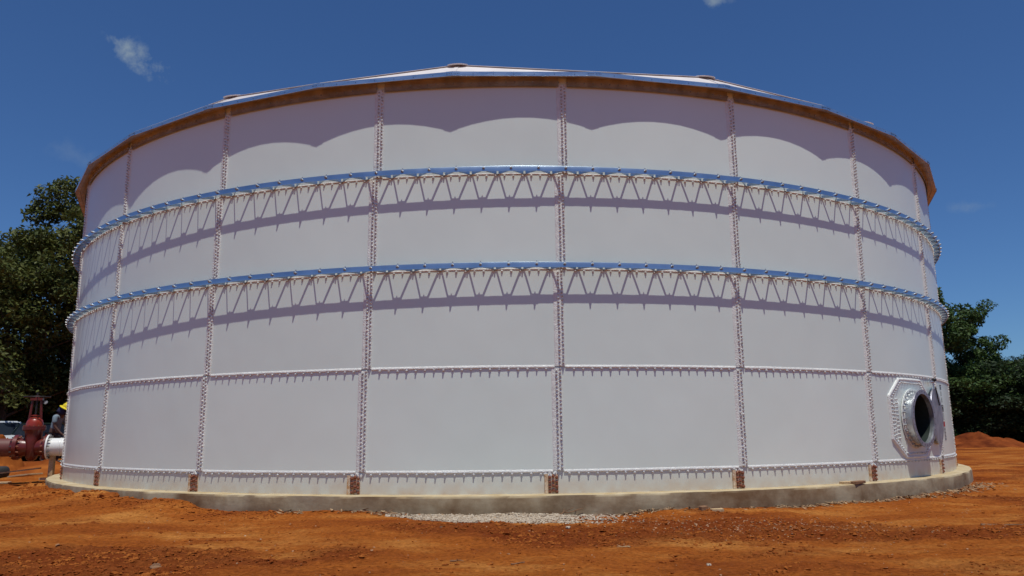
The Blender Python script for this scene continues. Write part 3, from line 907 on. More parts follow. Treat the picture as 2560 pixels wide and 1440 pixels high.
# sealant round the plate's edge
V_, F_ = [], []
per = []
for i in range(8):
    a, b = Vector((*OCT[i], 0)), Vector((*OCT[(i + 1) % 8], 0))
    n = max(2, int((b - a).length / 0.03))
    per += [a.lerp(b, q / n) for q in range(n)]
for p in per:
    d = p.normalized(); w = 0.006 * noise.noise(Vector((p.x * 30, p.y * 30, 0)))
    for off, h in ((0.030 + w, 0.004), (0.012, 0.032 + w), (-0.012, 0.034), (-0.030 + w, 0.021)):
        V_.append(wall_pt(THM + (p.x + d.x * off) / R, ZM + p.y + d.y * off, R + h))
n = len(per)
for i in range(n):
    j = (i + 1) % n
    for p in range(3): F_.append((i * 4 + p, i * 4 + p + 1, j * 4 + p + 1, j * 4 + p))
me = mesh_of('sealant', V_, F_); me.shade_smooth()
tpart(link('sealant', me, M_SEAL), MW)
mb = MB()
for inset in (0.06, 0.115):
    for i in range(8):
        a, b = Vector((*OCT[i], 0)), Vector((*OCT[(i + 1) % 8], 0))
        L_ = (b - a).length; n = int(L_ / 0.062)
        for q in range(n):
            p = a.lerp(b, (q + .5) / n); p -= p.normalized() * inset
            if inset > .1 and abs(a.x - b.x) > .3: continue
            mb.add(*B_ROW, wall_frame(THM + p.x / R, ZM + p.y, R + 0.020) @ Matrix.Scale(random.uniform(.9, 1.2), 4))
for sx in (-1, 1):
    for col in (0.62, 0.575):
        for q in range(11):
            mb.add(*B_SEAM, wall_frame(THM + sx * col / R, ZM - 0.31 + 0.062 * q + random.uniform(-.004, .004), R + 0.020))
o = mb.build('plate_bolts', M_BOLT_W); tag(tpart(o, MW), kind='stuff')
FR = wall_frame(THM, ZM, R)
mb = MB()
mb.lathe([(0.490, 0.022), (0.490, 0.034), (0.425, 0.036), (0.412, 0.05)], 56, FR)
tpart(mb.build('weld_ring', M_SEAL, smooth=True, angle=40), MW)
mb = MB()
mb.lathe([(0.412, -0.03), (0.412, 0.172), (0.400, 0.172), (0.400, 0.120)], 72, FR)
tpart(mb.build('neck', M_GALV, smooth=True, angle=40), MW)
mb = MB()
mb.lathe([(0.402, 0.170), (0.470, 0.170), (0.470, 0.193), (0.402, 0.193)], 72, FR, closed=True)
M_COVER = varied('shaded_galvanised', (0.24, 0.24, 0.30), (0.40, 0.40, 0.45), 7, rough=0.45, metal=0.7, rr=0.08)  # purplish shade of flange face and cover put into a darker zinc colour
tpart(mb.build('flange', M_COVER, smooth=True, angle=40), MW)
mb = MB(); mb.lathe([(0.3995, 0.121), (0.3995, -0.28)], 72, FR)
tpart(mb.build('shade_sleeve', mat('dark_green_shade', (0.018, 0.028, 0.024), 0.4), smooth=True), MW)  # sleeve added inside the neck, shade of the opening put into its colour
mb = MB(); mh = MB()
for q in range(28):
    a = 2 * PI * q / 28
    M_ = FR @ Matrix.Translation((0.455 * math.cos(a), 0.455 * math.sin(a), 0.034))
    mb.add(*bolt_geo(0.020, 0.017, 0.011, 0.04), M_ @ Matrix.Scale(random.uniform(.9, 1.15), 4))
    M_ = FR @ Matrix.Translation((0.437 * math.cos(a), 0.437 * math.sin(a), 0.1935))
    mh.lathe([(0.0, 0.0006), (0.011, 0.0006)], 8, M_)
tag(tpart(mb.build('neck_bolts', M_STEELB), MW), kind='stuff')
tag(tpart(mh.build('flange_holes', M_BLACK), MW), kind='stuff')
# cover hung on its davit, swung to the right
NN = Vector((math.sin(THM), -math.cos(THM), 0)); TT = Vector((math.cos(THM), math.sin(THM), 0))
cc = wall_pt(THM, ZM + 0.045, R) + TT * 1.09 + NN * -0.012
dn = (NN * 0.985 + TT * 0.17).normalized(); dt = Vector((-dn.y, dn.x, 0))
MC = Matrix((dt, Vector((0, 0, 1)), dn)).transposed().to_4x4(); MC.translation = cc
CV = empty('cover', (0, 0, 0)); 
mb = MB(); mb.lathe([(0.0, -0.012), (0.480, -0.014), (0.483, 0.0), (0.480, 0.014), (0.0, 0.012)], 64, MC)
bpy.data.objects.remove(CV)
tpart(mb.build('cover', M_COVER, smooth=True, angle=30), MW)
mb = MB(); top = cc + Vector((0, 0, 0.56))
mb.tube(cc + Vector((0, 0, .47)), top + Vector((0, 0, .04)), 0.016, n=8)
mb.tube(top + Vector((0, 0, .04)), top - TT * 0.30 + NN * 0.06 + Vector((0, 0, .02)), 0.02, n=10)
hinge = wall_pt(THM + 0.60 / R, ZM + 0.58, R + 0.10)
tpart(mb.build('davit_arm', M_GALV), MW)
mb = MB()
bc = top + Vector((0, 0, 0.075)) + NN * .02
mb.lathe([(0.0, -0.035), (0.02, -0.03), (0.034, -0.01), (0.034, 0.01), (0.02, 0.03), (0.0, 0.035)], 14, Matrix.Translation(bc))
tpart(mb.build('davit_knob', M_BLACK, smooth=True), MW)
mb = MB(); p0 = cc + Vector((0, 0, .50)) + dn * 0.03
for q in range(9):
    a = p0 + dt * 0.02 * q + Vector((0, 0, -0.035 * q)); b = a + dt * 0.018 + Vector((0, 0, -.03))
    mb.tube(a, b, 0.011, n=6)
tpart(mb.build('chain', M_BLACK), MW)
# printed sign beyond the cover: unreadable lines of lettering running up the wall
SG = empty('printed_sign', wall_pt(0.897, 1.1, R) - Vector((0, CY, 0)), parent=TANK)
def decal(name, u0, u1, z0, z1, mt):
    V_, F_ = arc_panel(0.897 + u0 / R, 0.897 + u1 / R, z0, z1, R + 0.0065, seg=2)
    tpart(link(name, mesh_of(name, V_, F_), mt), SG)
random.seed(3)
zc = 1.80
for rows, w, h, gap in ((3, .16, .018, .014), (4, .12, .008, .012), (5, .13, .008, .010)):
    for _ in range(rows):
        decal('lettering', -w / 2 + random.uniform(0, .03), w / 2, zc - h, zc, M_PRINT); zc -= h + gap
    zc -= 0.03
zc -= .01
decal('lettering', -.09, .09, zc - .016, zc, M_PRINT); decal('lettering', -.09, -.06, zc - .10, zc - .018, M_PRINT)
decal('lettering', .06, .09, zc - .10, zc - .018, M_PRINT); decal('lettering', -.03, .03, zc - .09, zc - .03, M_PRINT)
decal('lettering', -.09, .09, zc - .118, zc - .102, M_PRINT); zc -= .15
for _ in range(6):
    decal('lettering', -.05 + random.uniform(-.02, .02), .07, zc - .007, zc, M_PRINT); zc -= .022
zc -= .02
decal('red_square', -.075, .075, zc - .09, zc, M_PRINTR); zc -= .115
for q in range(9):
    decal('lettering', -.08, .08 - .01 * (q % 3), zc - .011, zc, M_PRINT); zc -= .026

# ------------------------------------------------------------------ pipework and valve on the left
TP = -1.30; ZP = 0.80
pn = Vector((math.sin(TP), -math.cos(TP), 0))
def pp(r, z=ZP): return wall_pt(TP, z, r)
PM = Matrix((Vector((0, 0, 1)).cross(pn).normalized(), Vector((0, 0, 1)), pn)).transposed().to_4x4()
def pm(r): 
    q = PM.copy(); q.translation = pp(r); return q
# white outlet nozzle belongs to the tank
nozz = empty('outlet_nozzle', wall_pt(TP, ZP, R) - Vector((0, CY, 0)), parent=TANK)
mb = MB(); mb.lathe([(0.195, -0.05), (0.195, 0.60)], 36, pm(R))
mb.lathe([(0.198, 0.35), (0.203, 0.36), (0.203, 0.38), (0.198, 0.39)], 36, pm(R))
tpart(mb.build('pipe', M_PWHITE, smooth=True, angle=40), nozz)
mb = MB(); mb.lathe([(0.195, 0.600), (0.275, 0.600), (0.275, 0.632), (0.0, 0.632)], 40, pm(R))
tpart(mb.build('flange', M_PWHITE, smooth=True, angle=40), nozz)
mb = MB()
for q in range(12):
    a = 2 * PI * q / 12 + .1
    M_ = pm(R + 0.60) @ Matrix.Translation((0.238 * math.cos(a), 0.238 * math.sin(a), 0)) @ Matrix.Rotation(PI, 4, 'X')
    mb.add(*bolt_geo(0.02, 0.02, 0.012, 0.055), M_)
tag(tpart(mb.build('flange_bolts', M_DARK), nozz), kind='stuff')

r0 = R + 0.634
VAL = empty('gate_valve', pp(r0 + 0.31, 0)); tag(VAL, 'red gate valve with tall yoke and handwheel between the white nozzle and the red pipe', 'gate valve')
def vpart(o, par=VAL):
    return tpart(o, par)
mb = MB()
mb.lathe([(0.0, 0.0), (0.278, 0.0), (0.278, 0.045), (0.265, 0.05), (0.205, 0.055), (0.20, 0.13)], 40, pm(r0))
vpart(mb.build('flange', M_RED, smooth=True, angle=40))
mb = MB()
mb.lathe([(0.20, -0.13), (0.205, -0.055), (0.265, -0.05), (0.278, -0.045), (0.278, 0.0), (0.0, 0.0)], 40, pm(r0 + 0.62))
vpart(mb.build('flange', M_RED, smooth=True, angle=40))
c = pp(r0 + 0.31)
def oval(z, a, b): return [(a * math.cos(2 * PI * i / 28), b * math.sin(2 * PI * i / 28), z) for i in range(28)]
Mv = PM.copy(); Mv = Matrix((pn, Vector((0, 0, 1)).cross(pn), Vector((0, 0, 1)))).transposed().to_4x4(); Mv.translation = (c.x, c.y, 0)
V_, F_ = [], []
rings_ = [(0.50, .04, .06), (0.53, .09, .14), (0.62, .12, .19), (0.80, .14, .21), (1.00, .16, .21), (1.15, .175, .20), (1.19, .20, .22)]
for z, a, b in rings_: V_ += oval(z, a, b)
for i in range(len(rings_) - 1):
    for q in range(28): F_.append((i * 28 + q, i * 28 + (q + 1) % 28, (i + 1) * 28 + (q + 1) % 28, (i + 1) * 28 + q))
F_ += [tuple(range(28))[::-1], tuple((len(rings_) - 1) * 28 + q for q in range(28))]
mb = MB(); mb.add(V_, F_, Mv)
for s_ in (-1, 1):   # side barrels joining the flanges
    mb.tube(c + pn * (s_ * 0.20), c + pn * (s_ * 0.06), 0.20, 0.17, n=28)
    mb.box((s_ * 0.0, 0, 0.80), (0.50, 0.03, 0.30), Mv)
vpart(mb.build('body', M_RED, smooth=True, angle=50))
mb = MB(); mb.lathe([(0.0, 1.19), (0.235, 1.19), (0.235, 1.225), (0.0, 1.225)], 32, Mv); mb.lathe([(0.0, 1.228), (0.235, 1.228), (0.235, 1.26), (0.16, 1.262)], 32, Mv)
vpart(mb.build('bonnet_flange', M_RED, smooth=True, angle=40))
mb = MB(); mb.lathe([(0.175, 1.26), (0.170, 1.34), (0.145, 1.41), (0.095, 1.455), (0.05, 1.465), (0.05, 1.52), (0.0, 1.52)], 32, Mv)
mb.lathe([(0.07, 1.49), (0.09, 1.49), (0.09, 1.51), (0.0, 1.51)], 16, Mv)
vpart(mb.build('bonnet', M_REDB, smooth=True, angle=60))
mb = MB()
for q in range(14):
    a = 2 * PI * q / 14
    mb.tube(Mv @ Vector((.205 * math.cos(a), .205 * math.sin(a), 1.165)), Mv @ Vector((.205 * math.cos(a), .205 * math.sin(a), 1.29)), .014, n=6)
for rr_, sg in ((r0, 1), (r0 + .62, -1)):
    for q in range(12):
        a = 2 * PI * q / 12 + .1
        M_ = pm(rr_ + sg * 0.05) @ Matrix.Translation((0.238 * math.cos(a), 0.238 * math.sin(a), 0))
        if sg < 0: M_ = M_ @ Matrix.Rotation(PI, 4, 'X')
        mb.add(*bolt_geo(0.02, 0.02, 0.012, 0.05), M_)
tag(vpart(mb.build('valve_bolts', M_RUSTB)), kind='stuff')
for s_ in (-1, 1):
    mb = MB()
    mb.add(*bar_between(Mv @ Vector((s_ * 0.12, 0, 1.46)), Mv @ Vector((s_ * 0.085, 0, 1.86)), .05, .05)) if False else None
    a = Mv @ Vector((s_ * 0.115, 0, 1.42)); b = Mv @ Vector((s_ * 0.085, 0, 1.86))
    mb.tube(a, b, .030, .024, n=8)
    vpart(mb.build('yoke_arm', M_RED))
mb = MB(); mb.box((0, 0, 1.87), (.25, .10, .05), Mv); mb.tube(Mv @ Vector((0, 0, 1.88)), Mv @ Vector((0, 0, 1.95)), .045, .035, n=12)
vpart(mb.build('yoke_head', M_RED))
mb = MB(); mb.tube(Mv @ Vector((0, 0, 1.50)), Mv @ Vector((0, 0, 2.02)), .018, n=10)
vpart(mb.build('stem', M_DARK, smooth=True, angle=40))
mb = MB()
ringp = [(0.26 + .013 * math.cos(a), 1.92 + .013 * math.sin(a)) for a in [2 * PI * i / 8 for i in range(8)]]
mb.lathe(ringp, 36, Mv, closed=True)
for q in range(4):
    a = PI / 2 * q + .3
    mb.tube(Mv @ Vector((0.03 * math.cos(a), .03 * math.sin(a), 1.92)), Mv @ Vector((.25 * math.cos(a), .25 * math.sin(a), 1.92)), .012, n=6)
vpart(mb.build('handwheel', M_DARK, smooth=True, angle=60))
mb = MB(); mb.lathe([(0.0, 0), (.045, 0.0), (.045, .02), (0, .02)], 14, Matrix.Translation(Mv @ Vector((-.16, -.08, 1.80))) @ Matrix.Rotation(1.3, 4, 'X'))
vpart(mb.build('tag_disc', M_STEELB))

PIPE = empty('supply_pipe', pp(r0 + 2.4, 0)); tag(PIPE, 'dull red steel pipe running left from the gate valve', 'pipe')
mb = MB(); mb.lathe([(0.198, 0.70), (0.198, 5.4)], 36, pm(r0)); tpart(mb.build('pipe_wall', M_REDP, smooth=True), PIPE)
mb = MB(); mb.lathe([(0.0, 0.622), (0.276, 0.622), (0.276, 0.655), (0.225, 0.665), (0.199, 0.72)], 40, pm(r0)); tpart(mb.build('flange', M_RED, smooth=True, angle=40), PIPE)
mb = MB()
for q in range(12):
    a = 2 * PI * q / 12 + .1
    mb.add(*bolt_geo(0.02, 0.02, 0.012, 0.05), pm(r0 + .655) @ Matrix.Translation((0.238 * math.cos(a), 0.238 * math.sin(a), 0)))
tag(tpart(mb.build('flange_bolts', M_DARK), PIPE), kind='stuff')

# timber prop and planks
def plank(name, a, b, w, h, mt, label, cat, group=None):
    a, b = Vector(a), Vector(b); c0 = (a + b) / 2
    V_, F_ = bar_between(a - c0, b - c0, w, h)
    me = mesh_of(name, V_, F_)
    bm = bmesh.new(); bm.from_mesh(me); bmesh.ops.subdivide_edges(bm, edges=[e for e in bm.edges if e.calc_length() > 0.3], cuts=4)
    for v in bm.verts: v.co += Vector((noise.noise(v.co * 9), noise.noise(v.co * 9 + Vector((5, 0, 0))), noise.noise(v.co * 9 + Vector((0, 7, 0))))) * min(w, h) * 0.10
    bmesh.ops.bevel(bm, geom=[e for e in bm.edges if e.is_manifold and e.calc_face_angle() > 1.0], offset=min(w, h) * 0.08, segments=1, affect='EDGES')
    bm.to_mesh(me); bm.free()
    o = link(name, me, mt); o.location = c0
    return tag(o, label, cat, group)
def gz(x, y): return height(x, y)
q = pp(R + 0.52, 0)
PROP = empty('timber_prop', (q.x, q.y, gz(q.x, q.y))); tag(PROP, 'pale timber post propping up the white nozzle flange', 'prop')
mb = MB(); mb.box((q.x, q.y, 0.34), (0.10, 0.09, 0.56)); tpart(mb.build('post', M_WOOD), PROP)
mb = MB(); mb.box((q.x, q.y - .02, 0.10), (0.42, 0.14, 0.05)); tpart(mb.build('sole_board', M_WOOD), PROP)
z_ = gz(-11.5, 17.2)
plank('plank', (-12.0, 17.0, z_ + 0.06), (-10.9, 17.25, z_ + 0.07), 0.22, 0.03, M_WOOD, 'long pale plank lying flat on the dirt below the red valve', 'plank')
plank('plank', (-11.6, 17.7, 0.22), (-10.65, 17.9, 0.33), 0.12, 0.03, M_WOOD, 'second pale plank tilted up behind the flat one below the valve', 'plank')
plank('form_board', (-10.75, 17.15, 0.19), (-10.05, 16.75, 0.26), 0.30, 0.03, M_WOOD, 'pale board leaning on the foundation edge behind the tank base', 'board')
# boards lying on the foundation, right of centre
plank('short_board', wall_pt(.488, .250, 10.325), wall_pt(.510, .252, 10.345), 0.10, 0.036, M_WOOD, 'left-hand of two short boards lying on the foundation rim', 'board')
plank('short_board', wall_pt(.500, .252, 10.42), wall_pt(.524, .258, 10.40), 0.10, 0.038, M_WOODD, 'darker short board overlapping its pale neighbour on the foundation rim', 'board')
plank('timber_block', (2.42, 10.13, 0.035), (2.51, 10.16, 0.04), 0.08, 0.085, M_WOODD, 'dark brown timber block at the foot of the foundation', 'block')
plank('timber_block', (2.56, 10.14, 0.02), (2.72, 10.18, 0.02), 0.07, 0.05, M_WOOD, 'pale timber block beside the dark one at the foundation', 'block')

# ------------------------------------------------------------------ sticks, lumps, rubbish on the dirt
def twig(name, x, y, ln, rad, ang, label, mt=M_WOODD, forks=2, lift=0.02):
    rnd = random.Random(int(x * 100 + y * 10))
    z = gz(x, y)
    mb = MB()
    pts_ = [Vector((0, 0, rad * .6))]
    d = ang
    for i in range(6):
        d += rnd.uniform(-.28, .28)
        pts_.append(pts_[-1] + Vector((math.cos(d), math.sin(d), 0)) * ln / 6 + Vector((0, 0, rnd.uniform(-.2, .35) * lift)))
    for i in range(6): mb.tube(pts_[i], pts_[i + 1], rad * (1 - i * .12), rad * (1 - (i + 1) * .12), n=6)
    for _ in range(forks):
        i = rnd.randint(1, 4); a = d + rnd.choice([-1, 1]) * rnd.uniform(.5, 1.0)
        e = pts_[i] + Vector((math.cos(a), math.sin(a), rnd.uniform(.1, .5))) * ln * .28
        mb.tube(pts_[i], e, rad * .6, rad * .3, n=5)
    o = mb.build(name, mt); o.location = (x, y, z)
    return tag(o, label, 'stick')
twig('dead_branch', -0.78, 8.82, 0.34, 0.014, 0.3, 'dark forked stick just in front of the gravel strip')
twig('dead_branch', -0.50, 6.62, 0.13, 0.008, -0.1, 'short curled stick in the foreground, left of the middle')
twig('dead_branch', 0.0, 6.53, 0.13, 0.007, 0.35, 'short straight stick in the foreground at the middle')
twig('dead_branch', 5.05, 8.55, 0.40, 0.017, 0.05, 'thick dark stick lying by itself on the right', forks=0)
twig('dead_branch', 1.08, 7.25, 0.13, 0.007, 2.9, 'small pale stick right of the middle below the gravel', M_WOOD, 1)
twig('dead_branch', 0.62, 10.08, 0.45, 0.008, 0.9, 'thin dry twigs leaning against the foundation above the gravel', M_WOODD, 4, .12)
twig('dead_branch', 1.75, 10.1, 0.22, 0.007, 0.4, 'small dry twigs by the foundation right of the gravel', M_WOOD, 4, .10)
twig('dead_branch', -1.75, 10.14, 0.35, 0.008, 0.1, 'thin dark twig at the foot of the foundation left of the gravel', M_WOODD, 3, .05)
def lump(name, x, y, s_, label, mt, cat, flat=.6, elong=1.0):
    bm = bmesh.new(); bmesh.ops.create_icosphere(bm, subdivisions=3, radius=1.0)
    for v in bm.verts:
        p = v.co.copy(); k = 1 + .45 * noise.fractal(p * 1.6 + Vector((x, y, 0)), 1, 2, 4)
        v.co = Vector((p.x * elong, p.y, p.z * flat)) * k * s_
    me = bpy.data.meshes.new(name); bm.to_mesh(me); bm.free()
    o = link(name, me, mt); o.location = (x, y, gz(x, y) + s_ * flat * .25)
    return tag(o, label, cat)
lump('earth_clod', -2.86, 6.5, 0.05, 'dark broken clod in the left foreground', M_WOODD, 'clod', .8)
lump('earth_clod', -6.0, 11.85, 0.085, 'dark reddish clod on the dirt left of the middle, below the foundation', M_CLOD, 'clod', .7, 1.8)
lump('earth_clod', -6.35, 11.9, 0.05, 'smaller clod just left of the reddish one', M_CLOD, 'clod', .7, 1.2)
lump('stone', 0.62, 8.62, 0.024, 'white stone lying by itself in front of the gravel', M_GRAVEL, 'stone', .7)
lump('stone', 1.55, 6.3, 0.018, 'grey brown stone in the foreground right of the middle', M_GRAVEL, 'stone', .7)
lump('stone', -4.05, 8.4, 0.03, 'small brown clod in the left middle ground', M_CLOD, 'stone', .8)

# far heap of dirt, right; low heap, left
def heap(name, x, y, w, d, h, label, seed, mt=None):
    n = 40; V_, F_ = [], []
    for i in range(n + 1):
        for j in range(n + 1):
            u, v_ = i / n * 2 - 1, j / n * 2 - 1
            rr = math.hypot(u, v_)
            k = max(0.0, 1 - rr) ** .8 * (1 + .5 * noise.fractal(Vector((u * 2.2 + seed, v_ * 2.2, seed)), 1, 2, 5)) + .1 * noise.fractal(Vector((u * 9, v_ * 9, seed)), 1, 2, 4) * max(0, 1 - rr)
            V_.append((u * w, v_ * d, h * k - 0.10 + (-.1 if rr > .99 else 0)))
    for i in range(n):
        for j in range(n): F_.append((i * (n + 1) + j, (i + 1) * (n + 1) + j, (i + 1) * (n + 1) + j + 1, i * (n + 1) + j + 1))
    o = link(name, mesh_of(name, V_, F_), mt or M_CLOD); o.location = (x, y, gz(x, y))
    return tag(o, label, 'dirt heap')
M_HEAP = varied('dark_red_dirt', (0.10, 0.022, 0.008), (0.24, 0.06, 0.016), 1.6, rough=1.0, spec=0.04)
heap('dirt_heap', 23.4, 38.9, 2.6, 1.8, 0.78, 'dark red dirt heap in front of the trees on the right', 2.0, M_HEAP)
heap('dirt_heap', -13.6, 20.6, 0.9, 0.9, 1.15, 'tall orange dirt heap at the left edge in front of the silver car', 5.0)
heap('dirt_heap', -12.2, 21.0, 1.8, 1.0, 0.30, 'low orange dirt heap under the red valve', 8.0)

# half-buried tyre at the left edge
ty = MB(); tp_ = [(0.32 + .115 * math.cos(a), .10 * math.sin(a)) for a in [2 * PI * i / 16 for i in range(16)]]
ty.lathe(tp_, 40, None, closed=True)
TY = empty('old_tyre', (-12.62, 19.35, gz(-12.6, 19.3) + 0.12)); tag(TY, 'black old tyre lying on the dirt at the left edge', 'tyre')
o = ty.build('tread', M_RUBBER, TY, smooth=True); o.scale = (.72, .72, 1.4)

# ------------------------------------------------------------------ worker
M_SHIRT = varied('blue_grey_shirt', (0.12, 0.17, 0.21), (0.22, 0.28, 0.33), 8, rough=.9)
M_TROUS = varied('dark_trousers', (0.012, 0.012, 0.018), (0.03, 0.03, 0.04), 8, rough=.9)
M_SKIN = mat('brown_skin', (0.09, 0.04, 0.025), .5)
M_HAT = mat('yellow_hard_hat', (0.72, 0.56, 0.02), .3)
M_NAVY = mat('navy_cloth', (0.012, 0.016, 0.06), .9)
def skin_mesh(name, joints, edges, radii, mt, parent, sub=2):
    me = bpy.data.meshes.new(name + '_skeleton'); me.from_pydata(joints, edges, [])
    ob = bpy.data.objects.new(name, me); COL.objects.link(ob)
    md = ob.modifiers.new('skin', 'SKIN'); md.use_smooth_shade = True
    for i, r_ in enumerate(radii):
        r_ = r_ if isinstance(r_, tuple) else (r_, r_)
        me.skin_vertices[0].data[i].radius = r_
    me.skin_vertices[0].data[0].use_root = True
    s_ = ob.modifiers.new('sub', 'SUBSURF'); s_.levels = sub; s_.render_levels = sub
    dg = bpy.context.evaluated_depsgraph_get(); ev = ob.evaluated_get(dg)
    m2 = bpy.data.meshes.new_from_object(ev)
    ob.modifiers.clear(); ob.data = m2; m2.materials.clear(); m2.materials.append(mt); m2.shade_smooth()
    ob.parent = parent
    return ob
px_, py_ = -13.56, 23.3
WK = empty('person', (px_, py_, gz(px_, py_)), rz=0.0)
tag(WK, 'person in blue grey shirt, dark trousers and yellow hard hat behind the white pipe', 'person')
# local: x to the right in the picture (walking that way), y away, z up; leaning forward
J = [(0, 0, .90), (.03, 0, 1.10), (.07, 0, 1.30), (.11, 0, 1.42), (.20, 0, 1.48), (.27, 0, 1.55), (.30, 0, 1.63),
     (.02, .10, .86), (.16, .11, .48), (.06, .11, .10), (.20, .11, .04),
     (-.02, -.10, .86), (-.05, -.11, .47), (-.26, -.11, .14), (-.15, -.11, .04),
     (.10, -.19, 1.37), (.13, -.23, 1.10), (.30, -.20, .90), (.37, -.18, .85),
     (.10, .19, 1.37), (.20, .24, 1.10), (.40, .20, .98), (.47, .18, .95)]
Ed = [(0, 1), (1, 2), (2, 3), (3, 4), (4, 5), (5, 6), (0, 7), (7, 8), (8, 9), (9, 10), (0, 11), (11, 12), (12, 13), (13, 14), (3, 15), (15, 16), (16, 17), (17, 18), (3, 19), (19, 20), (20, 21), (21, 22)]
Rd = [(.15, .12), (.15, .11), (.17, .12), (.13, .10), .055, .08, .085, .09, .062, .045, .04, .09, .062, .045, .04, .06, .043, .032, .03, .06, .043, .032, .03]
skin_mesh('body', J, Ed, Rd, M_SKIN, WK)
Js = [(0.0, 0, .86), (.03, 0, 1.08), (.07, 0, 1.30), (.11, 0, 1.41), (.10, -.20, 1.36), (.125, -.235, 1.16), (.10, .20, 1.36), (.18, .235, 1.16)]
skin_mesh('shirt', Js, [(0, 1), (1, 2), (2, 3), (3, 4), (4, 5), (3, 6), (6, 7)], [(.18, .135), (.172, .13), (.19, .14), (.12, .10), .082, .068, .082, .068], M_SHIRT, WK)
Jt = [(0, 0, .88), (.02, .10, .82), (.16, .11, .48), (.07, .11, .13), (-.02, -.10, .82), (-.05, -.11, .47), (-.24, -.11, .17)]
skin_mesh('trousers', Jt, [(0, 1), (1, 2), (2, 3), (0, 4), (4, 5), (5, 6)], [(.165, .13), .105, .08, .065, .105, .08, .065], M_TROUS, WK)
mb = MB(); Mh = Matrix.Translation((.315, 0, 1.65)) @ Matrix.Rotation(0.48, 4, 'Y')
mb.lathe([(0.205, -.03), (0.165, -.01), (0.135, .0), (.132, .05), (.105, .10), (.05, .128), (0, .133)], 28, Mh)
mb.box((0, 0, .10), (.20, .03, .05), Mh)
o = mb.build('hard_hat', M_HAT, WK, smooth=True, angle=50)
mb = MB(); mb.lathe([(0.13, .0), (0.14, -.08), (.15, -.16), (.10, -.18)], 20, Matrix.Translation((.24, 0, 1.63)) @ Matrix.Rotation(0.5, 4, 'Y'))
mb.build('neck_cloth', M_NAVY, WK, smooth=True)
for sy, jx, jz in ((-.18, .37, .85), (.18, .47, .95)):
    for f in range(5):
        a0 = Vector((jx, sy + (f - 2) * .016, jz)); ln = (.05, .075, .08, .075, .06)[f]
        if f == 0: a0 += Vector((-.03, .02 if sy < 0 else -.02, 0))
        a1 = a0 + Vector((ln * .8, 0, -ln * .5)); a2 = a1 + Vector((ln * .2, 0, -ln * .6))
        skin_mesh('finger', [tuple(a0 - Vector((.02, 0, -.01))), tuple(a1), tuple(a2)], [(0, 1), (1, 2)], [.010, .009, .007], M_SKIN, WK, 1)
for sx, sy in ((.17, .11), (-.19, -.11)):
    mb = MB(); mb.box((sx, sy, .045), (.27, .095, .09)); 
    o = mb.build('boot', M_BLACK, WK)
    bm = bmesh.new(); bm.from_mesh(o.data); bmesh.ops.bevel(bm, geom=bm.edges[:], offset=.03, segments=3, affect='EDGES'); bm.to_mesh(o.data); bm.free(); o.data.shade_smooth()

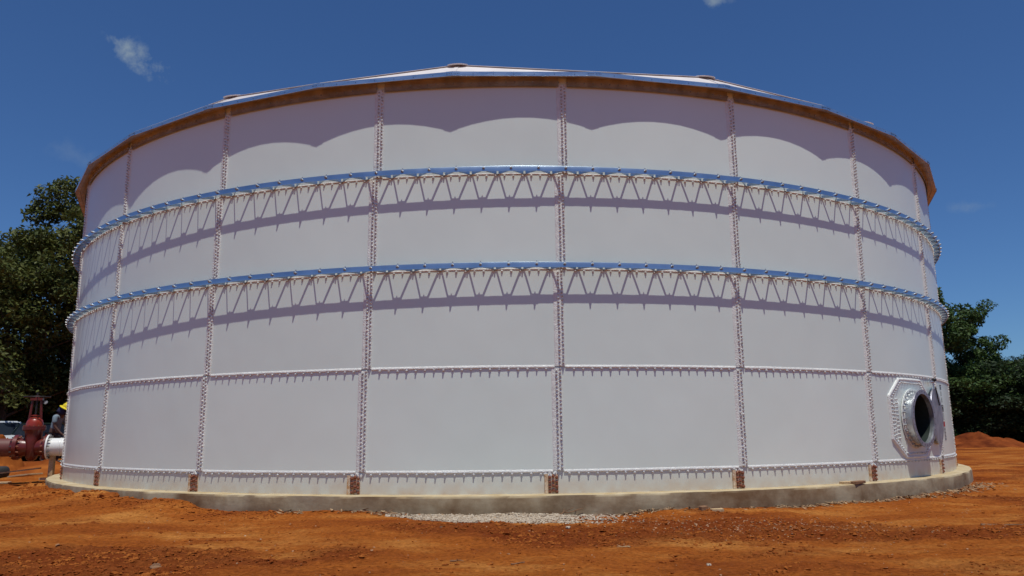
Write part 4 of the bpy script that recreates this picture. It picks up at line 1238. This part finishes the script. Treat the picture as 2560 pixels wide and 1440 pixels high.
# ------------------------------------------------------------------ parked vehicles
M_CARP = mat('silver_car_paint', (0.62, 0.64, 0.66), .35, .2)
M_CARD = mat('dark_green_car_paint', (0.012, 0.02, 0.016), .3, .2)
M_GLASS = mat('tinted_glass', (0.015, 0.02, 0.03), .3, .0, .15)
M_LAMP = mat('headlamp_glass', (0.6, 0.62, 0.62), .15)
def make_suv(name, paint, label, loc, rz):
    """front towards local -Y"""
    root = empty(name, loc, rz); tag(root, label, 'car')
    secs = [  # y, half width, z bottom, z shoulder, z bonnet/top
        (-2.25, .60, .42, .62, .66), (-2.18, .82, .30, .80, .86), (-1.3, .90, .26, .93, 1.02), (-.95, .91, .26, .98, 1.06), (0.3, .92, .26, 1.0, 1.04), (1.8, .91, .28, 1.0, 1.04), (2.18, .86, .34, .98, 1.02), (2.25, .74, .42, .90, .94)]
    V_, F_ = [], []
    for y, w, zb, zs_, zt in secs:
        V_ += [(-w * .86, y, zb), (-w, y, zb + .14), (-w, y, (zb + zs_) / 2), (-w * .98, y, zs_), (-w * .80, y, zt), (0, y, zt + .03), (w * .80, y, zt), (w * .98, y, zs_), (w, y, (zb + zs_) / 2), (w, y, zb + .14), (w * .86, y, zb)]
    k = 11
    for i in range(len(secs) - 1):
        for p in range(k): F_.append((i * k + p, i * k + (p + 1) % k, (i + 1) * k + (p + 1) % k, (i + 1) * k + p))
    F_ += [tuple(range(k))[::-1], tuple((len(secs) - 1) * k + p for p in range(k))]
    bmx = MB(); bmx.add(V_, F_); o = bmx.build('body', paint, root, smooth=True, angle=35)
    # cabin: roof, pillars and glass
    lo = [(-.76, -.98, 1.04), (.76, -.98, 1.04), (.82, 2.12, 1.02), (-.82, 2.12, 1.02)]
    hi = [(-.60, -.22, 1.60), (.60, -.22, 1.60), (.64, 1.85, 1.60), (-.64, 1.85, 1.60)]
    mb = MB(); mb.add(lo + hi, [(0, 1, 5, 4), (1, 2, 6, 5), (2, 3, 7, 6), (3, 0, 4, 7)]); mb.build('glass', M_GLASS, root)
    mb = MB(); rf = [(x * 1.03, y, z + .0) for x, y, z in hi] + [(x * .85, y * .96 + .03, z + .06) for x, y, z in hi]
    mb.add(rf, [(0, 1, 5, 4), (1, 2, 6, 5), (2, 3, 7, 6), (3, 0, 4, 7), (4, 5, 6, 7), (3, 2, 1, 0)]); mb.build('roof', paint, root, smooth=True, angle=30)
    for (a, b) in ((0, 4), (1, 5), (2, 6), (3, 7)):
        mb = MB(); mb.tube(Vector(lo[a]) * 1.0, Vector(hi[b - 4]) * 1.0, .045, .04, n=8); mb.build('pillar', paint, root)
    for s_ in (-1, 1):
        mb = MB(); mb.tube((s_ * .80, .45, 1.04), (s_ * .635, .55, 1.60), .04, n=8); mb.build('pillar', paint, root)
        mb = MB(); mb.box((s_ * 1.02, -.62, 1.12), (.18, .10, .14)); mb.build('mirror', paint, root)
        mb = MB(); mb.box((s_ * .66, -2.19, .74), (.30, .08, .13)); mb.build('headlight', M_LAMP, root)
    mb = MB(); mb.box((0, -2.23, .66), (.80, .06, .16)); mb.build('grille', M_BLACK, root)
    mb = MB(); mb.box((0, -2.24, .44), (1.55, .16, .20)); mb.build('bumper', paint, root)
    for sx in (-1, 1):
        for y in (-1.42, 1.42):
            w = empty('wheel', (sx * .83, y, .35), parent=root)
            Mw = Matrix.Rotation(PI / 2, 4, 'Y')
            mb = MB(); mb.lathe([(.20, -.10), (.33, -.11), (.35, -.08), (.35, .08), (.33, .11), (.20, .10)], 28, Mw); mb.build('tyre', M_RUBBER, w, smooth=True, angle=40)
            mb = MB(); mb.lathe([(0, sx * .07), (.06, sx * .09), (.20, sx * .06), (.21, sx * .10)], 20, Mw); mb.build('rim', M_STEELB, w, smooth=True)
    return root
make_suv('parked_car', M_CARP, 'silver car parked behind the dirt heap at the left edge', (-21.0, 32.3, gz(-21.0, 32.3) - .02), 1.0)
make_suv('parked_car', M_CARD, 'dark green car behind the red gate valve, mostly hidden', (-18.7, 33.4, gz(-18.7, 33.4) - .08), 2.7)

# ------------------------------------------------------------------ trees
def tube_path(V_, F_, pts_, rads, n=6):
    base_ = len(V_)
    for i, p in enumerate(pts_):
        d = (pts_[min(i + 1, len(pts_) - 1)] - pts_[max(i - 1, 0)]).normalized()
        a = d.orthogonal().normalized(); b = d.cross(a)
        for q in range(n):
            t = 2 * PI * q / n
            V_.append(p + (a * math.cos(t) + b * math.sin(t)) * rads[i])
    for i in range(len(pts_) - 1):
        for q in range(n):
            F_.append((base_ + i * n + q, base_ + i * n + (q + 1) % n, base_ + (i + 1) * n + (q + 1) % n, base_ + (i + 1) * n + q))
def tree_meshes(name, seed, h, spread, crown_base, n_leaves, leaf, clump, n_limbs=16, trunk_r=.22):
    rd = random.Random(seed); rg = np.random.default_rng(seed)
    V_, F_ = [], []; clumps = []
    tp = [Vector((0, 0, -.2))]
    for i in range(1, 9):
        tp.append(Vector((rd.uniform(-.12, .12) * i * .5, rd.uniform(-.12, .12) * i * .5, h * .88 * i / 8)))
    tube_path(V_, F_, tp, [trunk_r * (1 - .11 * i) for i in range(9)], 8)
    for k in range(n_limbs):
        f = crown_base + (0.97 - crown_base) * (k + rd.random() * .6) / n_limbs
        i = min(7, int(f * 8)); p = tp[i].lerp(tp[i + 1], f * 8 - i) if f < 1 else tp[8]
        prof = math.sin(PI * min(1, max(.04, (f - crown_base * .7) / (1.08 - crown_base * .7))) ** .8)
        ln = spread * (.45 + .65 * prof) * rd.uniform(.7, 1.15)
        az = k * 2.4 + rd.uniform(-.4, .4); el = rd.uniform(.05, .55) + .5 * (f - .4)
        pts_ = [p]; d = Vector((math.cos(az) * math.cos(el), math.sin(az) * math.cos(el), math.sin(el)))
        for s_ in range(5):
            d = (d + Vector((rd.uniform(-.25, .25), rd.uniform(-.25, .25), rd.uniform(-.12, .22)))).normalized()
            pts_.append(pts_[-1] + d * ln / 5)
        r0_ = trunk_r * .42 * (1 - f * .5)
        tube_path(V_, F_, pts_, [r0_ * (1 - .17 * s_) for s_ in range(6)], 5)
        for s_ in range(2, 6):
            for _ in range(2 if s_ < 5 else 3):
                dd = Vector((rd.uniform(-1, 1), rd.uniform(-1, 1), rd.uniform(-.5, .9))).normalized()
                e = pts_[s_] + dd * clump * rd.uniform(.5, 1.7)
                tube_path(V_, F_, [pts_[s_], pts_[s_].lerp(e, .5) + Vector((0, 0, .05)), e], [r0_ * .25, r0_ * .17, r0_ * .08], 4)
                clumps.append((e, clump * rd.uniform(.55, 1.15)))
    for _ in range(5): clumps.append((tp[8] + Vector((rd.uniform(-.6, .6), rd.uniform(-.6, .6), rd.uniform(-.1, .9) * h * .08)), clump * rd.uniform(.6, 1)))
    trunk = mesh_of(name + '_trunk', V_, F_); trunk.materials.append(M_BARK); trunk.shade_smooth()
    C = np.array([c[0][:] for c in clumps]); S_ = np.array([c[1] for c in clumps])
    w = S_ ** 2; idx = rg.choice(len(C), n_leaves, p=w / w.sum())
    g3 = rg.standard_normal((n_leaves, 3)); g3 /= np.linalg.norm(g3, axis=1)[:, None]
    rad_ = rg.uniform(.25, 1.0, n_leaves) ** .5
    off = g3 * (S_[idx] * rad_)[:, None]; off[:, 2] *= .62
    off += rg.standard_normal((n_leaves, 3)) * .06 * clump
    P_ = C[idx] + off
    nrm = rg.standard_normal((n_leaves, 3)) * .75 + np.array([0, 0, .8]) + g3 * .5
    nrm /= np.linalg.norm(nrm, axis=1)[:, None]
    a = np.cross(nrm, rg.standard_normal((n_leaves, 3))); a /= np.linalg.norm(a, axis=1)[:, None]; b = np.cross(nrm, a)
    s_ = (leaf * rg.uniform(.6, 1.35, n_leaves))[:, None]
    q = np.stack([P_ - a * s_, P_ - b * s_ * .45 + nrm * s_ * .12, P_ + a * s_, P_ + b * s_ * .45 + nrm * s_ * .12], 1).reshape(-1, 3)
    fc = np.arange(n_leaves * 4).reshape(-1, 4)
    me = bpy.data.meshes.new(name + '_leaves'); me.from_pydata(q.tolist(), [], fc.tolist())
    return trunk, me
def place_tree(name, meshes, loc, rz, sc, mt, label, group, cat='tree'):
    r_ = empty(name, loc, rz); r_.scale = sc; tag(r_, label, cat, group)
    t = link('trunk', meshes[0]); t.parent = r_
    l = bpy.data.objects.new('crown', meshes[1]); COL.objects.link(l); l.parent = r_
    if not meshes[1].materials: meshes[1].materials.append(mt)
    l.material_slots[0].link = 'OBJECT'; l.material_slots[0].material = mt
    return r_
T_BIG = tree_meshes('big', 11, 15.4, 5.0, .12, 60000, .15, 1.15, 26, .34)
T_MID = tree_meshes('mid', 23, 10.0, 3.6, .12, 30000, .115, .95, 20, .24)
T_LEAN = tree_meshes('lean', 31, 10.0, 2.6, .25, 15000, .15, .80, 13, .2)
T_BUSH = tree_meshes('bush', 47, 4.6, 2.6, .03, 22000, .11, .85, 16, .14)
def tp_(ang_deg, dist, dz=0.0):
    a = math.radians(ang_deg); x, y = dist * math.sin(a), dist * math.cos(a)
    return (x, y, gz(x, y) + dz)
GL = 'trees behind the site on the left'; GR = 'trees at the edge of the clearing on the right'
place_tree('broadleaf_tree', T_BIG, tp_(-28.9, 45), 0.4, (.86, .86, .86), M_LEAF_A, 'tallest tree, close beside the tank on the left', GL)
place_tree('broadleaf_tree', T_MID, tp_(-33.2, 43), 1.9, (1.05, 1.05, .99), M_LEAF_A, 'lower olive tree left of the tallest tree, at the picture edge', GL)
place_tree('broadleaf_tree', T_MID, tp_(-38.5, 44), 3.9, (1.1, 1.1, 1.0), M_LEAF_A, 'olive tree beyond the left edge next to the tallest trees', GL)
place_tree('shrub', T_BUSH, tp_(-31.0, 50), 0.3, (1.1, 1.1, .9), M_LEAF_C, 'dark shrub under the tallest tree, behind the worker', GL, 'shrub')
place_tree('shrub', T_BUSH, tp_(-33.2, 48), 2.3, (1.2, 1.2, .95), M_LEAF_B, 'green shrub behind the gate valve', GL, 'shrub')
place_tree('shrub', T_BUSH, tp_(-35.2, 48), 4.3, (1.2, 1.2, 1.1), M_LEAF_C, 'dark shrub behind the silver car', GL, 'shrub')
place_tree('shrub', T_BUSH, tp_(-38.5, 44), 5.3, (1.2, 1.2, 1.1), M_LEAF_C, 'dark shrub past the left edge beyond the silver car', GL, 'shrub')
place_tree('broadleaf_tree', T_LEAN, tp_(28.9, 51), 0.9, (.8, .8, .86), M_LEAF_B, 'tall bright green tree just right of the tank, standing above the others', GR)
place_tree('broadleaf_tree', T_LEAN, tp_(30.9, 54), 2.9, (.66, .66, .75), M_LEAF_B, 'slender bright green tree right of the tallest one', GR)
for a, d, rz, s_, mt, lb in (
    (28.3, 56, .3, .62, M_LEAF_B, 'leafy tree half hidden behind the right side of the tank'),
    (30.3, 58, 1.3, .62, M_LEAF_C, 'dark tree behind the two bright green ones'),
    (32.0, 57, 2.1, .66, M_LEAF_B, 'green rounded tree right of the slender bright one'),
    (33.6, 56, 4.0, .64, M_LEAF_C, 'dark rounded tree at the right edge of the picture'),
    (35.4, 57, 5.0, .68, M_LEAF_C, 'dark tree just past the right edge'),
    (38.0, 57, 5.9, .70, M_LEAF_B, 'green tree well past the right edge')):
    place_tree('broadleaf_tree', T_MID, tp_(a, d), rz, (s_ * .95, s_ * .95, s_ * .80), mt, lb, GR)
for a, d, rz, s_, mt, lb in (
    (29.0, 52.0, .5, .9, M_LEAF_C, 'dark shrub beside the tank wall behind the dirt heap'),
    (30.4, 52.0, 1.5, 1.0, M_LEAF_B, 'green shrub behind the left half of the dirt heap'),
    (31.7, 52.0, 2.5, .85, M_LEAF_C, 'dark shrub right behind the dirt heap'),
    (33.0, 52.0, 3.6, 1.0, M_LEAF_C, 'wide dark shrub right of the dirt heap'),
    (34.3, 52.0, 4.6, 1.0, M_LEAF_B, 'green shrub at the right edge of the picture'),
    (36.2, 52.0, 5.6, 1.1, M_LEAF_C, 'dark shrub past the right edge')):
    place_tree('shrub', T_BUSH, tp_(a, d), rz, (s_ * 1.1, s_ * 1.1, s_ * .8), mt, lb, GR, 'shrub')
